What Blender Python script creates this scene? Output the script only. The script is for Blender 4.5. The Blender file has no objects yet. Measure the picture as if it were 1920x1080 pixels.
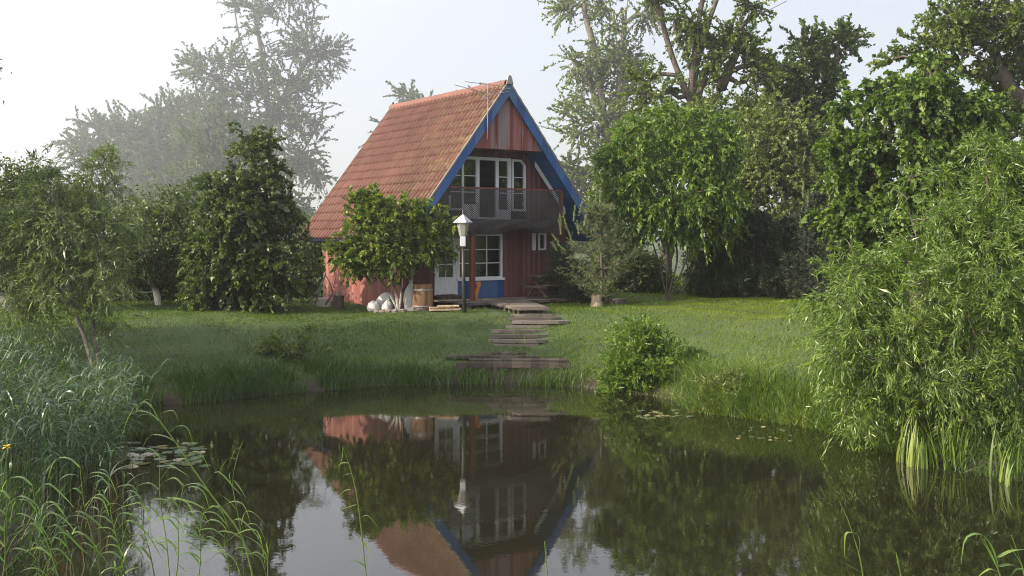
import bpy, math, random
import numpy as np
from mathutils import Vector
# ------------------------------------------------------------------ camera, sky, sun, exposure
F = 1950.0; HY = 445.0; CZ = 3.86
sc = bpy.context.scene
cd = bpy.data.cameras.new("camera"); cam = bpy.data.objects.new("camera", cd)
sc.collection.objects.link(cam); sc.camera = cam
cam.location = (0, 0, CZ); cam.rotation_euler = (math.pi/2, 0, 0)
cd.sensor_width = 36; cd.lens = 36*F/1920; cd.shift_y = (HY-540)/1920
cd.clip_start = 0.1; cd.clip_end = 3000
SUN_AZ = (-0.94, -0.34)      # horizontal direction towards the sun
SUN_EL = math.radians(29)
w = bpy.data.worlds.new("World"); sc.world = w; w.use_nodes = True
nt = w.node_tree; bg = nt.nodes["Background"]
sky = nt.nodes.new("ShaderNodeTexSky"); sky.sky_type = 'NISHITA'; sky.sun_disc = False
sky.sun_elevation = SUN_EL
sky.sun_rotation = math.atan2(SUN_AZ[0], SUN_AZ[1])
sky.air_density = 1.0; sky.dust_density = 2.5; sky.ozone_density = 1.5
nt.links.new(sky.outputs[0], bg.inputs[0]); bg.inputs[1].default_value = 0.05
# pale morning mist over the whole sky, brighter round the sun's side
tc = nt.nodes.new("ShaderNodeTexCoord"); dp = nt.nodes.new("ShaderNodeVectorMath"); dp.operation = 'DOT_PRODUCT'
nt.links.new(tc.outputs["Generated"], dp.inputs[0]); dp.inputs[1].default_value = (SUN_AZ[0]*math.cos(SUN_EL), SUN_AZ[1]*math.cos(SUN_EL), math.sin(SUN_EL))
def wm(op, a, b):
    x = nt.nodes.new("ShaderNodeMath"); x.operation = op
    for i, v in enumerate((a, b)):
        if isinstance(v, (int, float)): x.inputs[i].default_value = v
        else: nt.links.new(v, x.inputs[i])
    return x.outputs[0]
gl = wm('MULTIPLY', wm('POWER', wm('MULTIPLY', wm('ADD', dp.outputs["Value"], 1.0), 0.5), 3.4), 1.15)
veil = nt.nodes.new("ShaderNodeBackground"); veil.inputs[0].default_value = (1.0, 0.965, 0.985, 1)
nt.links.new(wm('ADD', gl, 0.29), veil.inputs[1])
ads = nt.nodes.new("ShaderNodeAddShader"); nt.links.new(bg.outputs[0], ads.inputs[0]); nt.links.new(veil.outputs[0], ads.inputs[1])
nt.links.new(ads.outputs[0], nt.nodes["World Output"].inputs[0])
sl = bpy.data.lights.new("sun", 'SUN'); sun = bpy.data.objects.new("sun", sl)
sc.collection.objects.link(sun)
sl.energy = 5.0; sl.angle = math.radians(0.6); sl.color = (1.0, 0.87, 0.68)
sd = Vector((SUN_AZ[0]*math.cos(SUN_EL), SUN_AZ[1]*math.cos(SUN_EL), math.sin(SUN_EL)))
sun.rotation_euler = sd.to_track_quat('Z', 'Y').to_euler(); sun.location = (-30, 10, 30)
sc.view_settings.view_transform = 'Standard'; sc.view_settings.look = 'None'
sc.view_settings.gamma = 1; sc.view_settings.exposure = 0.95
sc.view_settings.use_curve_mapping = False
cy = sc.cycles
cy.use_denoising = True; cy.denoiser = 'OPENIMAGEDENOISE'; cy.denoising_prefilter = 'NONE'; cy.denoising_input_passes = 'RGB_ALBEDO_NORMAL'; cy.denoising_quality = 'HIGH'; cy.max_bounces = 8; cy.diffuse_bounces = 3; cy.glossy_bounces = 4
cy.transmission_bounces = 6; cy.transparent_max_bounces = 12; cy.volume_bounces = 1
cy.sample_clamp_indirect = 3; cy.sample_clamp_direct = 4; cy.filter_width = 1.05
HAZE = 0.00095

rng = np.random.default_rng(11); random.seed(11)
R = math.radians
def at(px, py, d):
    return np.array([(px-960)/F*d, d, CZ+(HY-py)/F*d])
# ------------------------------------------------------------------ materials
MATS = {}
class NT:
    def __init__(s, name):
        s.m = bpy.data.materials.new(name); s.m.use_nodes = True
        s.t = s.m.node_tree; s.b = s.t.nodes["Principled BSDF"]; s.o = s.t.nodes["Material Output"]
    def n(s, typ, **kw):
        x = s.t.nodes.new("ShaderNode"+typ)
        for k, v in kw.items():
            if k in x.inputs: x.inputs[k].default_value = v
            else: setattr(x, k, v)
        return x
    def l(s, a, b): s.t.links.new(a, b)
    def ramp(s, fac, stops):
        r = s.n("ValToRGB"); e = r.color_ramp.elements
        while len(e) < len(stops): e.new(0.5)
        for q, (p, c) in zip(e, stops): q.position = p; q.color = (*c, 1)
        s.l(fac, r.inputs[0]); return r.outputs[0]
    def noise(s, scale, detail=4, vec=None, rough=0.6, dist=0):
        x = s.n("TexNoise"); x.inputs["Scale"].default_value = scale; x.inputs["Detail"].default_value = detail
        x.inputs["Roughness"].default_value = rough; x.inputs["Distortion"].default_value = dist
        if vec is not None: s.l(vec, x.inputs["Vector"])
        return x.outputs["Fac"]
    def mapped(s, scale=(1, 1, 1), rot=(0, 0, 0)):
        c = s.n("TexCoord"); m = s.n("Mapping"); m.inputs["Scale"].default_value = scale
        m.inputs["Rotation"].default_value = rot; s.l(c.outputs["Object"], m.inputs[0]); return m.outputs[0]
    def bump(s, h, strength=0.4, dist=0.02):
        b = s.n("Bump"); b.inputs["Strength"].default_value = strength; b.inputs["Distance"].default_value = dist
        s.l(h, b.inputs["Height"]); s.l(b.outputs[0], s.b.inputs["Normal"])
    def mix(s, a, b, fac, blend='MIX'):
        x = s.n("Mix"); x.data_type = 'RGBA'; x.blend_type = blend
        if isinstance(fac, float): x.inputs[0].default_value = fac
        else: s.l(fac, x.inputs[0])
        for v, i in ((a, 6), (b, 7)):
            if isinstance(v, tuple): x.inputs[i].default_value = (*v, 1)
            else: s.l(v, x.inputs[i])
        return x.outputs[2]
def leaf_mat(name, dark, mid, light, trans=0.35, rough=0.45, spec=0.4):
    k = NT(name); a = k.n("Attribute"); a.attribute_name = "tone"
    c = k.ramp(a.outputs["Fac"], [(0.0, dark), (0.5, mid), (1.0, light)])
    k.l(c, k.b.inputs["Base Color"]); k.b.inputs["Roughness"].default_value = rough
    k.b.inputs["Specular IOR Level"].default_value = spec
    t = k.n("BsdfTranslucent"); tc = k.mix(c, (1.0, 1.25, 0.35), 1.0, 'MULTIPLY'); k.l(tc, t.inputs[0])
    m = k.n("MixShader"); m.inputs[0].default_value = trans
    k.l(k.b.outputs[0], m.inputs[1]); k.l(t.outputs[0], m.inputs[2]); k.l(m.outputs[0], k.o.inputs[0])
    MATS[name] = k.m; return k.m
def sc3(c, f): return tuple(x*f for x in c)
def greens(name, base, var=0.35, yel=0.3, **kw):
    d = sc3(base, 1-var); l = (base[0]*(1+var+yel), base[1]*(1+var), base[2]*(1+var*0.5))
    return leaf_mat(name, d, base, l, **kw)
greens("leaf_willow", (0.115, 0.180, 0.036), 0.45, 0.25, rough=0.38, spec=0.6)
greens("leaf_willow_left", (0.15, 0.2, 0.08), 0.4, 0.25, rough=0.4, spec=0.5)
greens("leaf_dark", (0.069, 0.103, 0.027), 0.4, 0.3, rough=0.42)
greens("leaf_mid", (0.101, 0.144, 0.031), 0.4, 0.3)
greens("leaf_bright", (0.101, 0.171, 0.023), 0.4, 0.3)
greens("leaf_birch", (0.135, 0.175, 0.055), 0.4, 0.3)
greens("leaf_walnut", (0.111, 0.161, 0.026), 0.45, 0.4)
greens("leaf_maple", (0.08, 0.135, 0.022), 0.45, 0.3)
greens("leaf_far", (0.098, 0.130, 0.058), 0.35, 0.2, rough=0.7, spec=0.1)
greens("needle", (0.102, 0.138, 0.055), 0.4, 0.4, trans=0.12, rough=0.6)
greens("needle_dark", (0.03, 0.045, 0.026), 0.4, 0.2, trans=0.08, rough=0.7)
greens("needle_light", (0.17, 0.22, 0.1), 0.3, 0.3, trans=0.15, rough=0.6)
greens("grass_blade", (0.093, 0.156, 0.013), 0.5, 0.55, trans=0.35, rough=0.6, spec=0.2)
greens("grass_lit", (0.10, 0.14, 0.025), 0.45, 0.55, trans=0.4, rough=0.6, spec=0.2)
greens("sedge", (0.052, 0.102, 0.020), 0.45, 0.4, trans=0.35, rough=0.45)
greens("sedge_lit", (0.140, 0.206, 0.040), 0.4, 0.4, trans=0.4, rough=0.45)  # brighter copy of sedge, with the right bank's sunlight put into its colour
greens("reed", (0.07, 0.12, 0.06), 0.45, 0.35, trans=0.35, rough=0.35, spec=0.6)
greens("reed_near", (0.12, 0.2, 0.05), 0.3, 0.3, trans=0.45, rough=0.35, spec=0.6)
leaf_mat("reed_dry", (0.03, 0.015, 0.008), (0.075, 0.04, 0.02), (0.17, 0.12, 0.06), 0.2)
leaf_mat("lily", (0.05, 0.09, 0.03), (0.09, 0.13, 0.06), (0.2, 0.16, 0.06), 0.05, rough=0.22, spec=0.8)

def bark(name, a, b, scale=8):
    k = NT(name); v = k.mapped((scale, scale, scale*0.25)); f = k.noise(1.0, 6, v, 0.7)
    k.l(k.ramp(f, [(0.3, a), (0.7, b)]), k.b.inputs["Base Color"]); k.b.inputs["Roughness"].default_value = 0.9
    k.bump(f, 0.7, 0.03); MATS[name] = k.m
bark("bark", (0.035, 0.027, 0.02), (0.12, 0.095, 0.075))
bark("bark_grey", (0.06, 0.055, 0.045), (0.19, 0.17, 0.14))
bark("bark_pale", (0.16, 0.12, 0.07), (0.4, 0.33, 0.22))
def whitewash():
    k = NT("bark_whitewash"); g = k.n("NewGeometry"); s = k.n("SeparateXYZ"); k.l(g.outputs["Position"], s.inputs[0])
    f = k.noise(9, 5); ma = k.n("Math"); ma.operation = 'MULTIPLY_ADD'; ma.inputs[1].default_value = 0.5
    k.l(f, ma.inputs[0]); k.l(s.outputs[2], ma.inputs[2])
    rr = k.n("MapRange"); rr.inputs[1].default_value = 2.15; rr.inputs[2].default_value = 2.45; k.l(ma.outputs[0], rr.inputs[0])
    c = k.mix(k.ramp(f, [(0.3, (0.42, 0.38, 0.32)), (0.55, (0.72, 0.68, 0.6))]), (0.1, 0.075, 0.055), rr.outputs[0])
    k.l(c, k.b.inputs["Base Color"]); k.b.inputs["Roughness"].default_value = 0.9; k.bump(f, 0.5); MATS["bark_whitewash"] = k.m
whitewash()
def planks(name, a, b, c, scale=9.0, axis=0, weather=None):
    """boards: vertical stripes along local axis, streaky grain"""
    k = NT(name); co = k.n("TexCoord"); s = k.n("SeparateXYZ"); k.l(co.outputs["Object"], s.inputs[0])
    m = k.n("Math"); m.operation = 'MULTIPLY'; m.inputs[1].default_value = scale; k.l(s.outputs[axis], m.inputs[0])
    fl = k.n("Math"); fl.operation = 'FLOOR'; k.l(m.outputs[0], fl.inputs[0])
    wn = k.n("TexWhiteNoise"); wn.noise_dimensions = '1D'; k.l(fl.outputs[0], wn.inputs["W"])
    sca = [1.6, 1.6, 1.6]; sca[axis] = 26
    if axis in (0, 1): sca[1-axis] = 26
    v = k.mapped(tuple(sca)); g = k.noise(1.0, 6, v, 0.65)
    ad = k.n("Math"); ad.operation = 'ADD'; k.l(wn.outputs[0], ad.inputs[0]); k.l(g, ad.inputs[1])
    hf = k.n("Math"); hf.operation = 'MULTIPLY'; hf.inputs[1].default_value = 0.5; k.l(ad.outputs[0], hf.inputs[0])
    col = k.ramp(hf.outputs[0], [(0.2, a), (0.5, b), (0.8, c)])
    if weather:
        fa = k.n("Math"); fa.operation = 'ADD'; fa.inputs[1].default_value = 31.7; k.l(fl.outputs[0], fa.inputs[0])
        w2 = k.n("TexWhiteNoise"); w2.noise_dimensions = '1D'; k.l(fa.outputs[0], w2.inputs["W"])
        g2 = k.noise(1.0, 4, k.mapped((12 if axis == 0 else 1, 12 if axis == 1 else 1, 0.7)))
        a2 = k.n("Math"); a2.operation = 'ADD'; k.l(w2.outputs[0], a2.inputs[0]); k.l(g2, a2.inputs[1])
        r2 = k.ramp(a2.outputs[0], [(0.95, (0, 0, 0)), (1.0, (0.75, 0.75, 0.75))]); col = k.mix(col, weather, r2)
    k.l(col, k.b.inputs["Base Color"]); k.b.inputs["Roughness"].default_value = 0.8
    fr = k.n("Math"); fr.operation = 'FRACT'; k.l(m.outputs[0], fr.inputs[0])
    pp = k.ramp(fr.outputs[0], [(0.0, (0, 0, 0)), (0.07, (1, 1, 1))])
    hh = k.mix(pp, g, 0.25); k.bump(hh, 0.7, 0.012); MATS[name] = k.m
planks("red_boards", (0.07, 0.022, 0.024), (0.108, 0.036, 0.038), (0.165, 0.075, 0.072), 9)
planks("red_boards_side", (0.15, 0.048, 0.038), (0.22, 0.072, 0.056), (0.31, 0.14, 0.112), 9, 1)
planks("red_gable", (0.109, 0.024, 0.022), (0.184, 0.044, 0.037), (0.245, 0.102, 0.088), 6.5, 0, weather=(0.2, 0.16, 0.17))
planks("blue_paint", (0.011, 0.048, 0.160), (0.016, 0.068, 0.224), (0.036, 0.096, 0.264), 3, 0, weather=(0.06, 0.12, 0.24))
planks("blue_soffit", (0.009, 0.053, 0.150), (0.011, 0.068, 0.195), (0.022, 0.083, 0.225), 7)
planks("grey_wood", (0.06, 0.05, 0.04), (0.125, 0.105, 0.09), (0.22, 0.19, 0.16), 6, 1)
planks("dark_wood", (0.03, 0.02, 0.015), (0.06, 0.042, 0.03), (0.11, 0.08, 0.06), 9)
planks("red_wood", (0.077, 0.020, 0.014), (0.133, 0.035, 0.025), (0.189, 0.056, 0.038), 12)
planks("pale_wood", (0.4, 0.29, 0.17), (0.55, 0.42, 0.28), (0.68, 0.55, 0.4), 8)
planks("weathered_beam", (0.03, 0.021, 0.018), (0.062, 0.044, 0.037), (0.11, 0.085, 0.07), 4)
planks("barrel_wood", (0.1, 0.05, 0.02), (0.17, 0.09, 0.04), (0.24, 0.14, 0.07), 11)
def plain(name, col, rough=0.6, var=0.25, scale=6, metal=0.0, bump=0.2):
    k = NT(name); f = k.noise(scale, 5)
    k.l(k.ramp(f, [(0.3, sc3(col, 1-var)), (0.7, sc3(col, 1+var*0.6))]), k.b.inputs["Base Color"])
    k.b.inputs["Roughness"].default_value = rough; k.b.inputs["Metallic"].default_value = metal
    if bump: k.bump(f, bump, 0.01)
    MATS[name] = k.m; return k
plain("white_paint", (0.66, 0.68, 0.7), 0.45, 0.1)
plain("ridge_tile", (0.15, 0.062, 0.045), 0.8, 0.35, 5)
plain("grey_trim", (0.2, 0.19, 0.17), 0.8, 0.35)
plain("metal_grey", (0.3, 0.28, 0.27), 0.5, 0.3, 12, 0.5)
plain("lamp_black", (0.025, 0.024, 0.023), 0.5, 0.3)
plain("lamp_glass", (0.28, 0.27, 0.23), 0.3, 0.15)
plain("lamp_white", (0.5, 0.52, 0.55), 0.4, 0.12)
plain("bag_white", (0.52, 0.51, 0.5), 0.6, 0.12, 5, 0, 0.6)
plain("stone", (0.17, 0.15, 0.13), 0.9, 0.5, 7, 0, 0.8)
plain("paving", (0.24, 0.22, 0.16), 0.9, 0.3, 5)
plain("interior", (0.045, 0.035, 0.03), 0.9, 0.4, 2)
plain("orange_wood", (0.4, 0.14, 0.04), 0.7, 0.3)
plain("block", (0.42, 0.36, 0.3), 0.9, 0.25)
plain("blue_plastic", (0.02, 0.05, 0.2), 0.4, 0.2)
plain("yellow_petal", (0.75, 0.5, 0.02), 0.5, 0.2)
plain("curtain", (0.6, 0.58, 0.52), 0.9, 0.15)
def glass():
    k = NT("window_glass"); k.b.inputs["Base Color"].default_value = (0.5, 0.55, 0.55, 1)
    k.b.inputs["Roughness"].default_value = 0.03; k.b.inputs["Specular IOR Level"].default_value = 0.7
    t = k.n("BsdfTransparent"); t.inputs[0].default_value = (0.75, 0.8, 0.8, 1)
    g = k.n("BsdfGlossy"); g.inputs["Roughness"].default_value = 0.02
    fr = k.n("Fresnel"); fr.inputs[0].default_value = 1.7
    m = k.n("MixShader"); k.l(fr.outputs[0], m.inputs[0]); k.l(t.outputs[0], m.inputs[1]); k.l(g.outputs[0], m.inputs[2])
    k.l(m.outputs[0], k.o.inputs[0]); MATS["window_glass"] = k.m
glass()
def tile_mat():
    k = NT("roof_tile"); c = k.n("TexCoord")
    f1 = k.noise(1.2, 4); f2 = k.noise(22, 5)
    a = k.n("Attribute"); a.attribute_name = "tone"
    base = k.ramp(a.outputs["Fac"], [(0.0, (0.1, 0.038, 0.026)), (0.5, (0.128, 0.05, 0.034)), (1.0, (0.155, 0.064, 0.042))])
    s = k.n("SeparateXYZ"); k.l(c.outputs["Object"], s.inputs[0])
    mr = k.n("MapRange"); mr.inputs[1].default_value = 5.0; mr.inputs[2].default_value = -1.0; k.l(s.outputs[1], mr.inputs[0])
    ml = k.n("Math"); ml.operation = 'MULTIPLY'; k.l(mr.outputs[0], ml.inputs[0])
    lich = k.ramp(f2, [(0.47, (0, 0, 0)), (0.64, (1, 1, 1))]); k.l(lich, ml.inputs[1])
    col = k.mix(base, (0.2, 0.15, 0.06), ml.outputs[0])
    dirt = k.ramp(f1, [(0.35, (0.7, 0.66, 0.62)), (0.6, (1, 1, 1))]); col = k.mix(col, dirt, 1.0, 'MULTIPLY')
    k.l(col, k.b.inputs["Base Color"]); k.b.inputs["Roughness"].default_value = 0.75
    k.bump(f2, 0.3, 0.006); MATS["roof_tile"] = k.m
tile_mat()
def net_mat():
    k = NT("netting"); v = k.mapped((1, 1, 1)); s = k.n("SeparateXYZ"); k.l(v, s.inputs[0])
    outs = []
    for sg in (1, -1):
        m = k.n("Math"); m.operation = 'MULTIPLY_ADD'; m.inputs[1].default_value = sg
        k.l(s.outputs[2], m.inputs[0]); k.l(s.outputs[0], m.inputs[2])
        q = k.n("Math"); q.operation = 'MULTIPLY'; q.inputs[1].default_value = 15.0; k.l(m.outputs[0], q.inputs[0])
        fr = k.n("Math"); fr.operation = 'FRACT'; k.l(q.outputs[0], fr.inputs[0])
        lt = k.n("Math"); lt.operation = 'LESS_THAN'; lt.inputs[1].default_value = 0.42; k.l(fr.outputs[0], lt.inputs[0]); outs.append(lt.outputs[0])
    mx = k.n("Math"); mx.operation = 'MAXIMUM'; k.l(outs[0], mx.inputs[0]); k.l(outs[1], mx.inputs[1])
    k.l(mx.outputs[0], k.b.inputs["Alpha"]); k.b.inputs["Base Color"].default_value = (0.03, 0.03, 0.03, 1)
    k.b.inputs["Roughness"].default_value = 0.9; MATS["netting"] = k.m
net_mat()
def ground_mat():
    k = NT("ground_soil"); f1 = k.noise(0.35, 5); f2 = k.noise(9, 6)
    c = k.ramp(f2, [(0.3, (0.022, 0.035, 0.010)), (0.55, (0.04, 0.065, 0.016)), (0.75, (0.075, 0.085, 0.03))])
    c = k.mix(c, (0.075, 0.062, 0.028), k.ramp(f1, [(0.5, (0, 0, 0)), (0.75, (0.6, 0.6, 0.6))]))
    g = k.n("NewGeometry"); s = k.n("SeparateXYZ"); k.l(g.outputs["Position"], s.inputs[0])
    mr = k.n("MapRange"); mr.inputs[1].default_value = 0.5; mr.inputs[2].default_value = 0.1; k.l(s.outputs[2], mr.inputs[0])
    c = k.mix(c, (0.03, 0.022, 0.014), mr.outputs[0])
    def band(o, a, b_):
        q = k.n("Math"); q.operation = 'SUBTRACT'; k.l(o, q.inputs[0]); q.inputs[1].default_value = a; q2 = k.n("Math"); q2.operation = 'ABSOLUTE'; k.l(q.outputs[0], q2.inputs[0])
        q3 = k.n("MapRange"); q3.inputs[1].default_value = b_; q3.inputs[2].default_value = b_*0.55; k.l(q2.outputs[0], q3.inputs[0]); return q3.outputs[0]
    nz = k.ramp(k.noise(3.0, 4), [(0.42, (0, 0, 0)), (0.58, (1, 1, 1))])
    mm = k.n("Math"); mm.operation = 'MULTIPLY'; k.l(band(s.outputs[0], 0.3, 1.3), mm.inputs[0]); k.l(band(s.outputs[1], 30.2, 3.4), mm.inputs[1])
    m3 = k.n("Math"); m3.operation = 'MULTIPLY'; k.l(mm.outputs[0], m3.inputs[0]); k.l(nz, m3.inputs[1]); c = k.mix(c, (0.04, 0.03, 0.018), m3.outputs[0])
    k.l(c, k.b.inputs["Base Color"]); k.b.inputs["Roughness"].default_value = 0.95; k.bump(f2, 0.8, 0.05); MATS["ground_soil"] = k.m
ground_mat()
def water_mat():
    k = NT("pond_water"); v = k.mapped((1, 1, 1))
    n1 = k.noise(1.6, 2, v, 0.5); n2 = k.noise(14, 2, v, 0.5)
    ad = k.mix(n1, n2, 0.25); k.b.inputs["Base Color"].default_value = (0.012, 0.012, 0.006, 1)
    k.b.inputs["Roughness"].default_value = 0.015; k.b.inputs["IOR"].default_value = 1.8
    fl = k.noise(0.5, 5, k.mapped((0.5, 1.6, 1)), 0.6, 0.6); k.l(k.ramp(fl, [(0.5, (0.008, 0.008, 0.008)), (0.72, (0.07, 0.07, 0.07))]), k.b.inputs["Roughness"])
    k.bump(ad, 0.035, 0.03); MATS["pond_water"] = k.m
water_mat()
# ------------------------------------------------------------------ mesh helpers
def tag(o, label=None, cat=None, group=None, kind=None):
    if label: o["label"] = label
    if cat: o["category"] = cat
    if group: o["group"] = group
    if kind: o["kind"] = kind
    return o
def empty(name, loc=(0, 0, 0), rz=0.0, label=None, cat=None, group=None):
    o = bpy.data.objects.new(name, None); sc.collection.objects.link(o); o.location = tuple(float(v) for v in loc)
    o.rotation_euler = (0, 0, rz); o.empty_display_size = 0.2
    return tag(o, label, cat, group)
def np_mesh(name, V, Q, mat, parent=None, tone=None, smooth=False, offset=None):
    """V (n,3), Q (m,4) or (m,3)"""
    V = np.asarray(V, dtype=np.float32).reshape(-1, 3); Q = np.asarray(Q, dtype=np.int32)
    me = bpy.data.meshes.new(name); n, k = Q.shape
    me.vertices.add(len(V)); me.vertices.foreach_set("co", V.ravel())
    me.loops.add(n*k); me.loops.foreach_set("vertex_index", Q.ravel())
    me.polygons.add(n); me.polygons.foreach_set("loop_start", np.arange(0, n*k, k, dtype=np.int32))
    me.update(calc_edges=True)
    if smooth: me.polygons.foreach_set("use_smooth", np.ones(n, dtype=bool))
    if tone is not None:
        a = me.attributes.new("tone", 'FLOAT', 'POINT'); a.data.foreach_set("value", np.asarray(tone, dtype=np.float32))
    me.materials.append(MATS[mat] if isinstance(mat, str) else mat)
    o = bpy.data.objects.new(name, me); sc.collection.objects.link(o)
    if parent: o.parent = parent
    return o
class MB:
    def __init__(s): s.v = []; s.f = []
    def add(s, vs, fs):
        b = len(s.v); s.v += [tuple(float(c) for c in v) for v in vs]; s.f += [tuple(i+b for i in f) for f in fs]; return s
    def hexa(s, p): return s.add(p, [(0, 3, 2, 1), (4, 5, 6, 7), (0, 1, 5, 4), (1, 2, 6, 5), (2, 3, 7, 6), (3, 0, 4, 7)])
    def box(s, x0, x1, y0, y1, z0, z1):
        return s.hexa([(x0, y0, z0), (x1, y0, z0), (x1, y1, z0), (x0, y1, z0), (x0, y0, z1), (x1, y0, z1), (x1, y1, z1), (x0, y1, z1)])
    def bar(s, a, b, wx, wy, up=(0, 0, 1)):
        a = Vector(a); b = Vector(b); d = (b-a).normalized(); u = Vector(up)
        if abs(d.dot(u)) > 0.98: u = Vector((0, 1, 0))
        r = d.cross(u).normalized()*wx/2; t = r.cross(d).normalized()*wy/2
        return s.hexa([a-r-t, a+r-t, a+r+t, a-r+t, b-r-t, b+r-t, b+r+t, b-r+t])
    def tube(s, pts, radii, n=8, cap=True):
        pts = [Vector(p) for p in pts]; vs = []; fs = []
        for i, p in enumerate(pts):
            d = (pts[min(i+1, len(pts)-1)]-pts[max(i-1, 0)]).normalized()
            u = Vector((0, 0, 1)) if abs(d.z) < 0.95 else Vector((1, 0, 0))
            r = d.cross(u).normalized(); t = r.cross(d)
            rad = radii[i] if isinstance(radii, (list, tuple)) else radii
            for k in range(n):
                a = 2*math.pi*k/n; vs.append(p+(r*math.cos(a)+t*math.sin(a))*rad)
        for i in range(len(pts)-1):
            for k in range(n):
                k2 = (k+1) % n; fs.append((i*n+k, i*n+k2, (i+1)*n+k2, (i+1)*n+k))
        if cap: fs.append(tuple(range(n))[::-1]); fs.append(tuple((len(pts)-1)*n+k for k in range(n)))
        return s.add(vs, fs)
    def prism(s, poly, y0, y1):
        """poly of (x,z) extruded along y"""
        n = len(poly); vs = [(x, y0, z) for x, z in poly]+[(x, y1, z) for x, z in poly]
        fs = [tuple(range(n)), tuple(range(2*n-1, n-1, -1))]+[(i, i+n, (i+1) % n+n, (i+1) % n) for i in range(n)]
        return s.add(vs, fs)
    def build(s, name, mat, parent=None, bevel=0.0, smooth=False, loc=None):
        me = bpy.data.meshes.new(name); me.from_pydata(s.v, [], s.f); me.update()
        import bmesh
        bm = bmesh.new(); bm.from_mesh(me); bmesh.ops.recalc_face_normals(bm, faces=bm.faces)
        if bevel: bmesh.ops.bevel(bm, geom=list(bm.edges), offset=bevel, segments=1, affect='EDGES', clamp_overlap=True)
        bm.to_mesh(me); bm.free()
        if smooth:
            for p in me.polygons: p.use_smooth = True
        me.materials.append(MATS[mat]); o = bpy.data.objects.new(name, me); sc.collection.objects.link(o)
        if parent: o.parent = parent
        if loc is not None: o.location = tuple(float(v) for v in loc)
        return o
def unit(a): return a/np.maximum(np.linalg.norm(a, axis=-1, keepdims=True), 1e-9)
def leaf_arrays(C, D, N, L, W, fold=0.25):
    """one folded rhombic leaf per centre C; D direction, N rough normal"""
    D = unit(D); S = unit(np.cross(D, N)); U = np.cross(S, D)
    L = np.asarray(L).reshape(-1, 1); W = np.asarray(W).reshape(-1, 1)
    m = C+D*L*0.42
    V = np.stack([C, m+S*W*0.5+U*W*fold, C+D*L-U*L*0.06, m-S*W*0.5+U*W*fold], axis=1)
    n = len(C); Q = np.arange(4*n).reshape(n, 4)
    return V.reshape(-1, 3), Q
def ribbon_arrays(P, W, S):
    """P (n,k,3) paths, W (n,k) widths, S (n,3) or (n,k,3) side vectors"""
    n, k, _ = P.shape
    if S.ndim == 2: S = np.repeat(S[:, None, :], k, axis=1)
    V = np.stack([P-S*W[..., None]*0.5, P+S*W[..., None]*0.5], axis=2).reshape(-1, 3)
    i = (np.arange(n)[:, None]*k+np.arange(k-1)[None, :]).ravel()*2
    return V, np.stack([i, i+1, i+3, i+2], axis=1)
def tube_arrays(P, Rr, n=5):
    """P (m,k,3), Rr (m,k)"""
    m, k, _ = P.shape
    T = np.empty_like(P); T[:, 1:-1] = P[:, 2:]-P[:, :-2]; T[:, 0] = P[:, 1]-P[:, 0]; T[:, -1] = P[:, -1]-P[:, -2]; T = unit(T)
    up = np.where(np.abs(T[..., 2:3]) < 0.9, np.array([0, 0, 1.0]), np.array([1.0, 0, 0]))
    A = unit(np.cross(T, up)); B = np.cross(T, A)
    an = np.arange(n)*2*math.pi/n
    V = P[:, :, None, :]+(A[:, :, None, :]*np.cos(an)[None, None, :, None]+B[:, :, None, :]*np.sin(an)[None, None, :, None])*Rr[:, :, None, None]
    V = V.reshape(-1, 3); b = (np.arange(m)[:, None, None]*k+np.arange(k-1)[None, :, None])*n
    j = np.arange(n)[None, None, :]; j2 = (j+1) % n
    Q = np.stack([b+j, b+j2, b+n+j2, b+n+j], axis=-1).reshape(-1, 4)
    return V, Q
def catmull(pts, n):
    P = np.asarray(pts, float); t = np.linspace(0, len(P)-1, n); i = np.clip(t.astype(int), 0, len(P)-2); f = (t-i)[:, None]
    p0 = P[np.maximum(i-1, 0)]; p1 = P[i]; p2 = P[i+1]; p3 = P[np.minimum(i+2, len(P)-1)]
    return 0.5*((2*p1)+(-p0+p2)*f+(2*p0-5*p1+4*p2-p3)*f**2+(-p0+3*p1-3*p2+p3)*f**3)
# ------------------------------------------------------------------ terrain
POND = np.array([(-7.4, 24.2), (-6.0, 25.4), (-3.6, 26.9), (-1.2, 27.4), (0.6, 27.4), (1.9, 26.6), (3.3, 25.4), (3.9, 24.4), (4.1, 23.0),
    (4.8, 22.4), (6.0, 21.2), (6.9, 19.3), (7.1, 17.8), (8.2, 16.2), (9.4, 13.5), (9.6, 11), (8.6, 8.7), (5, 7.6), (0, 7.2), (-3.6, 7.4),
    (-5.0, 8.8), (-5.6, 11), (-6.2, 14), (-7.6, 16.5), (-8.6, 19), (-9.4, 21.5), (-8.8, 23.4)])
def pond_sd(X, Y):
    """signed distance: positive outside the pond"""
    p = np.stack([X, Y], -1).astype(float); d2 = np.full(X.shape, 1e9); ins = np.zeros(X.shape, bool); n = len(POND)
    for i in range(n):
        a = POND[i]; b = POND[(i+1) % n]; e = b-a; q = p-a
        t = np.clip((q@e)/(e@e), 0, 1); r = q-t[..., None]*e; d2 = np.minimum(d2, (r**2).sum(-1))
        c = ((a[1] > Y) != (b[1] > Y)) & (X < (b[0]-a[0])*(Y-a[1])/(b[1]-a[1]+1e-12)+a[0]); ins ^= c
    return np.sqrt(d2)*np.where(ins, -1, 1)
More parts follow.
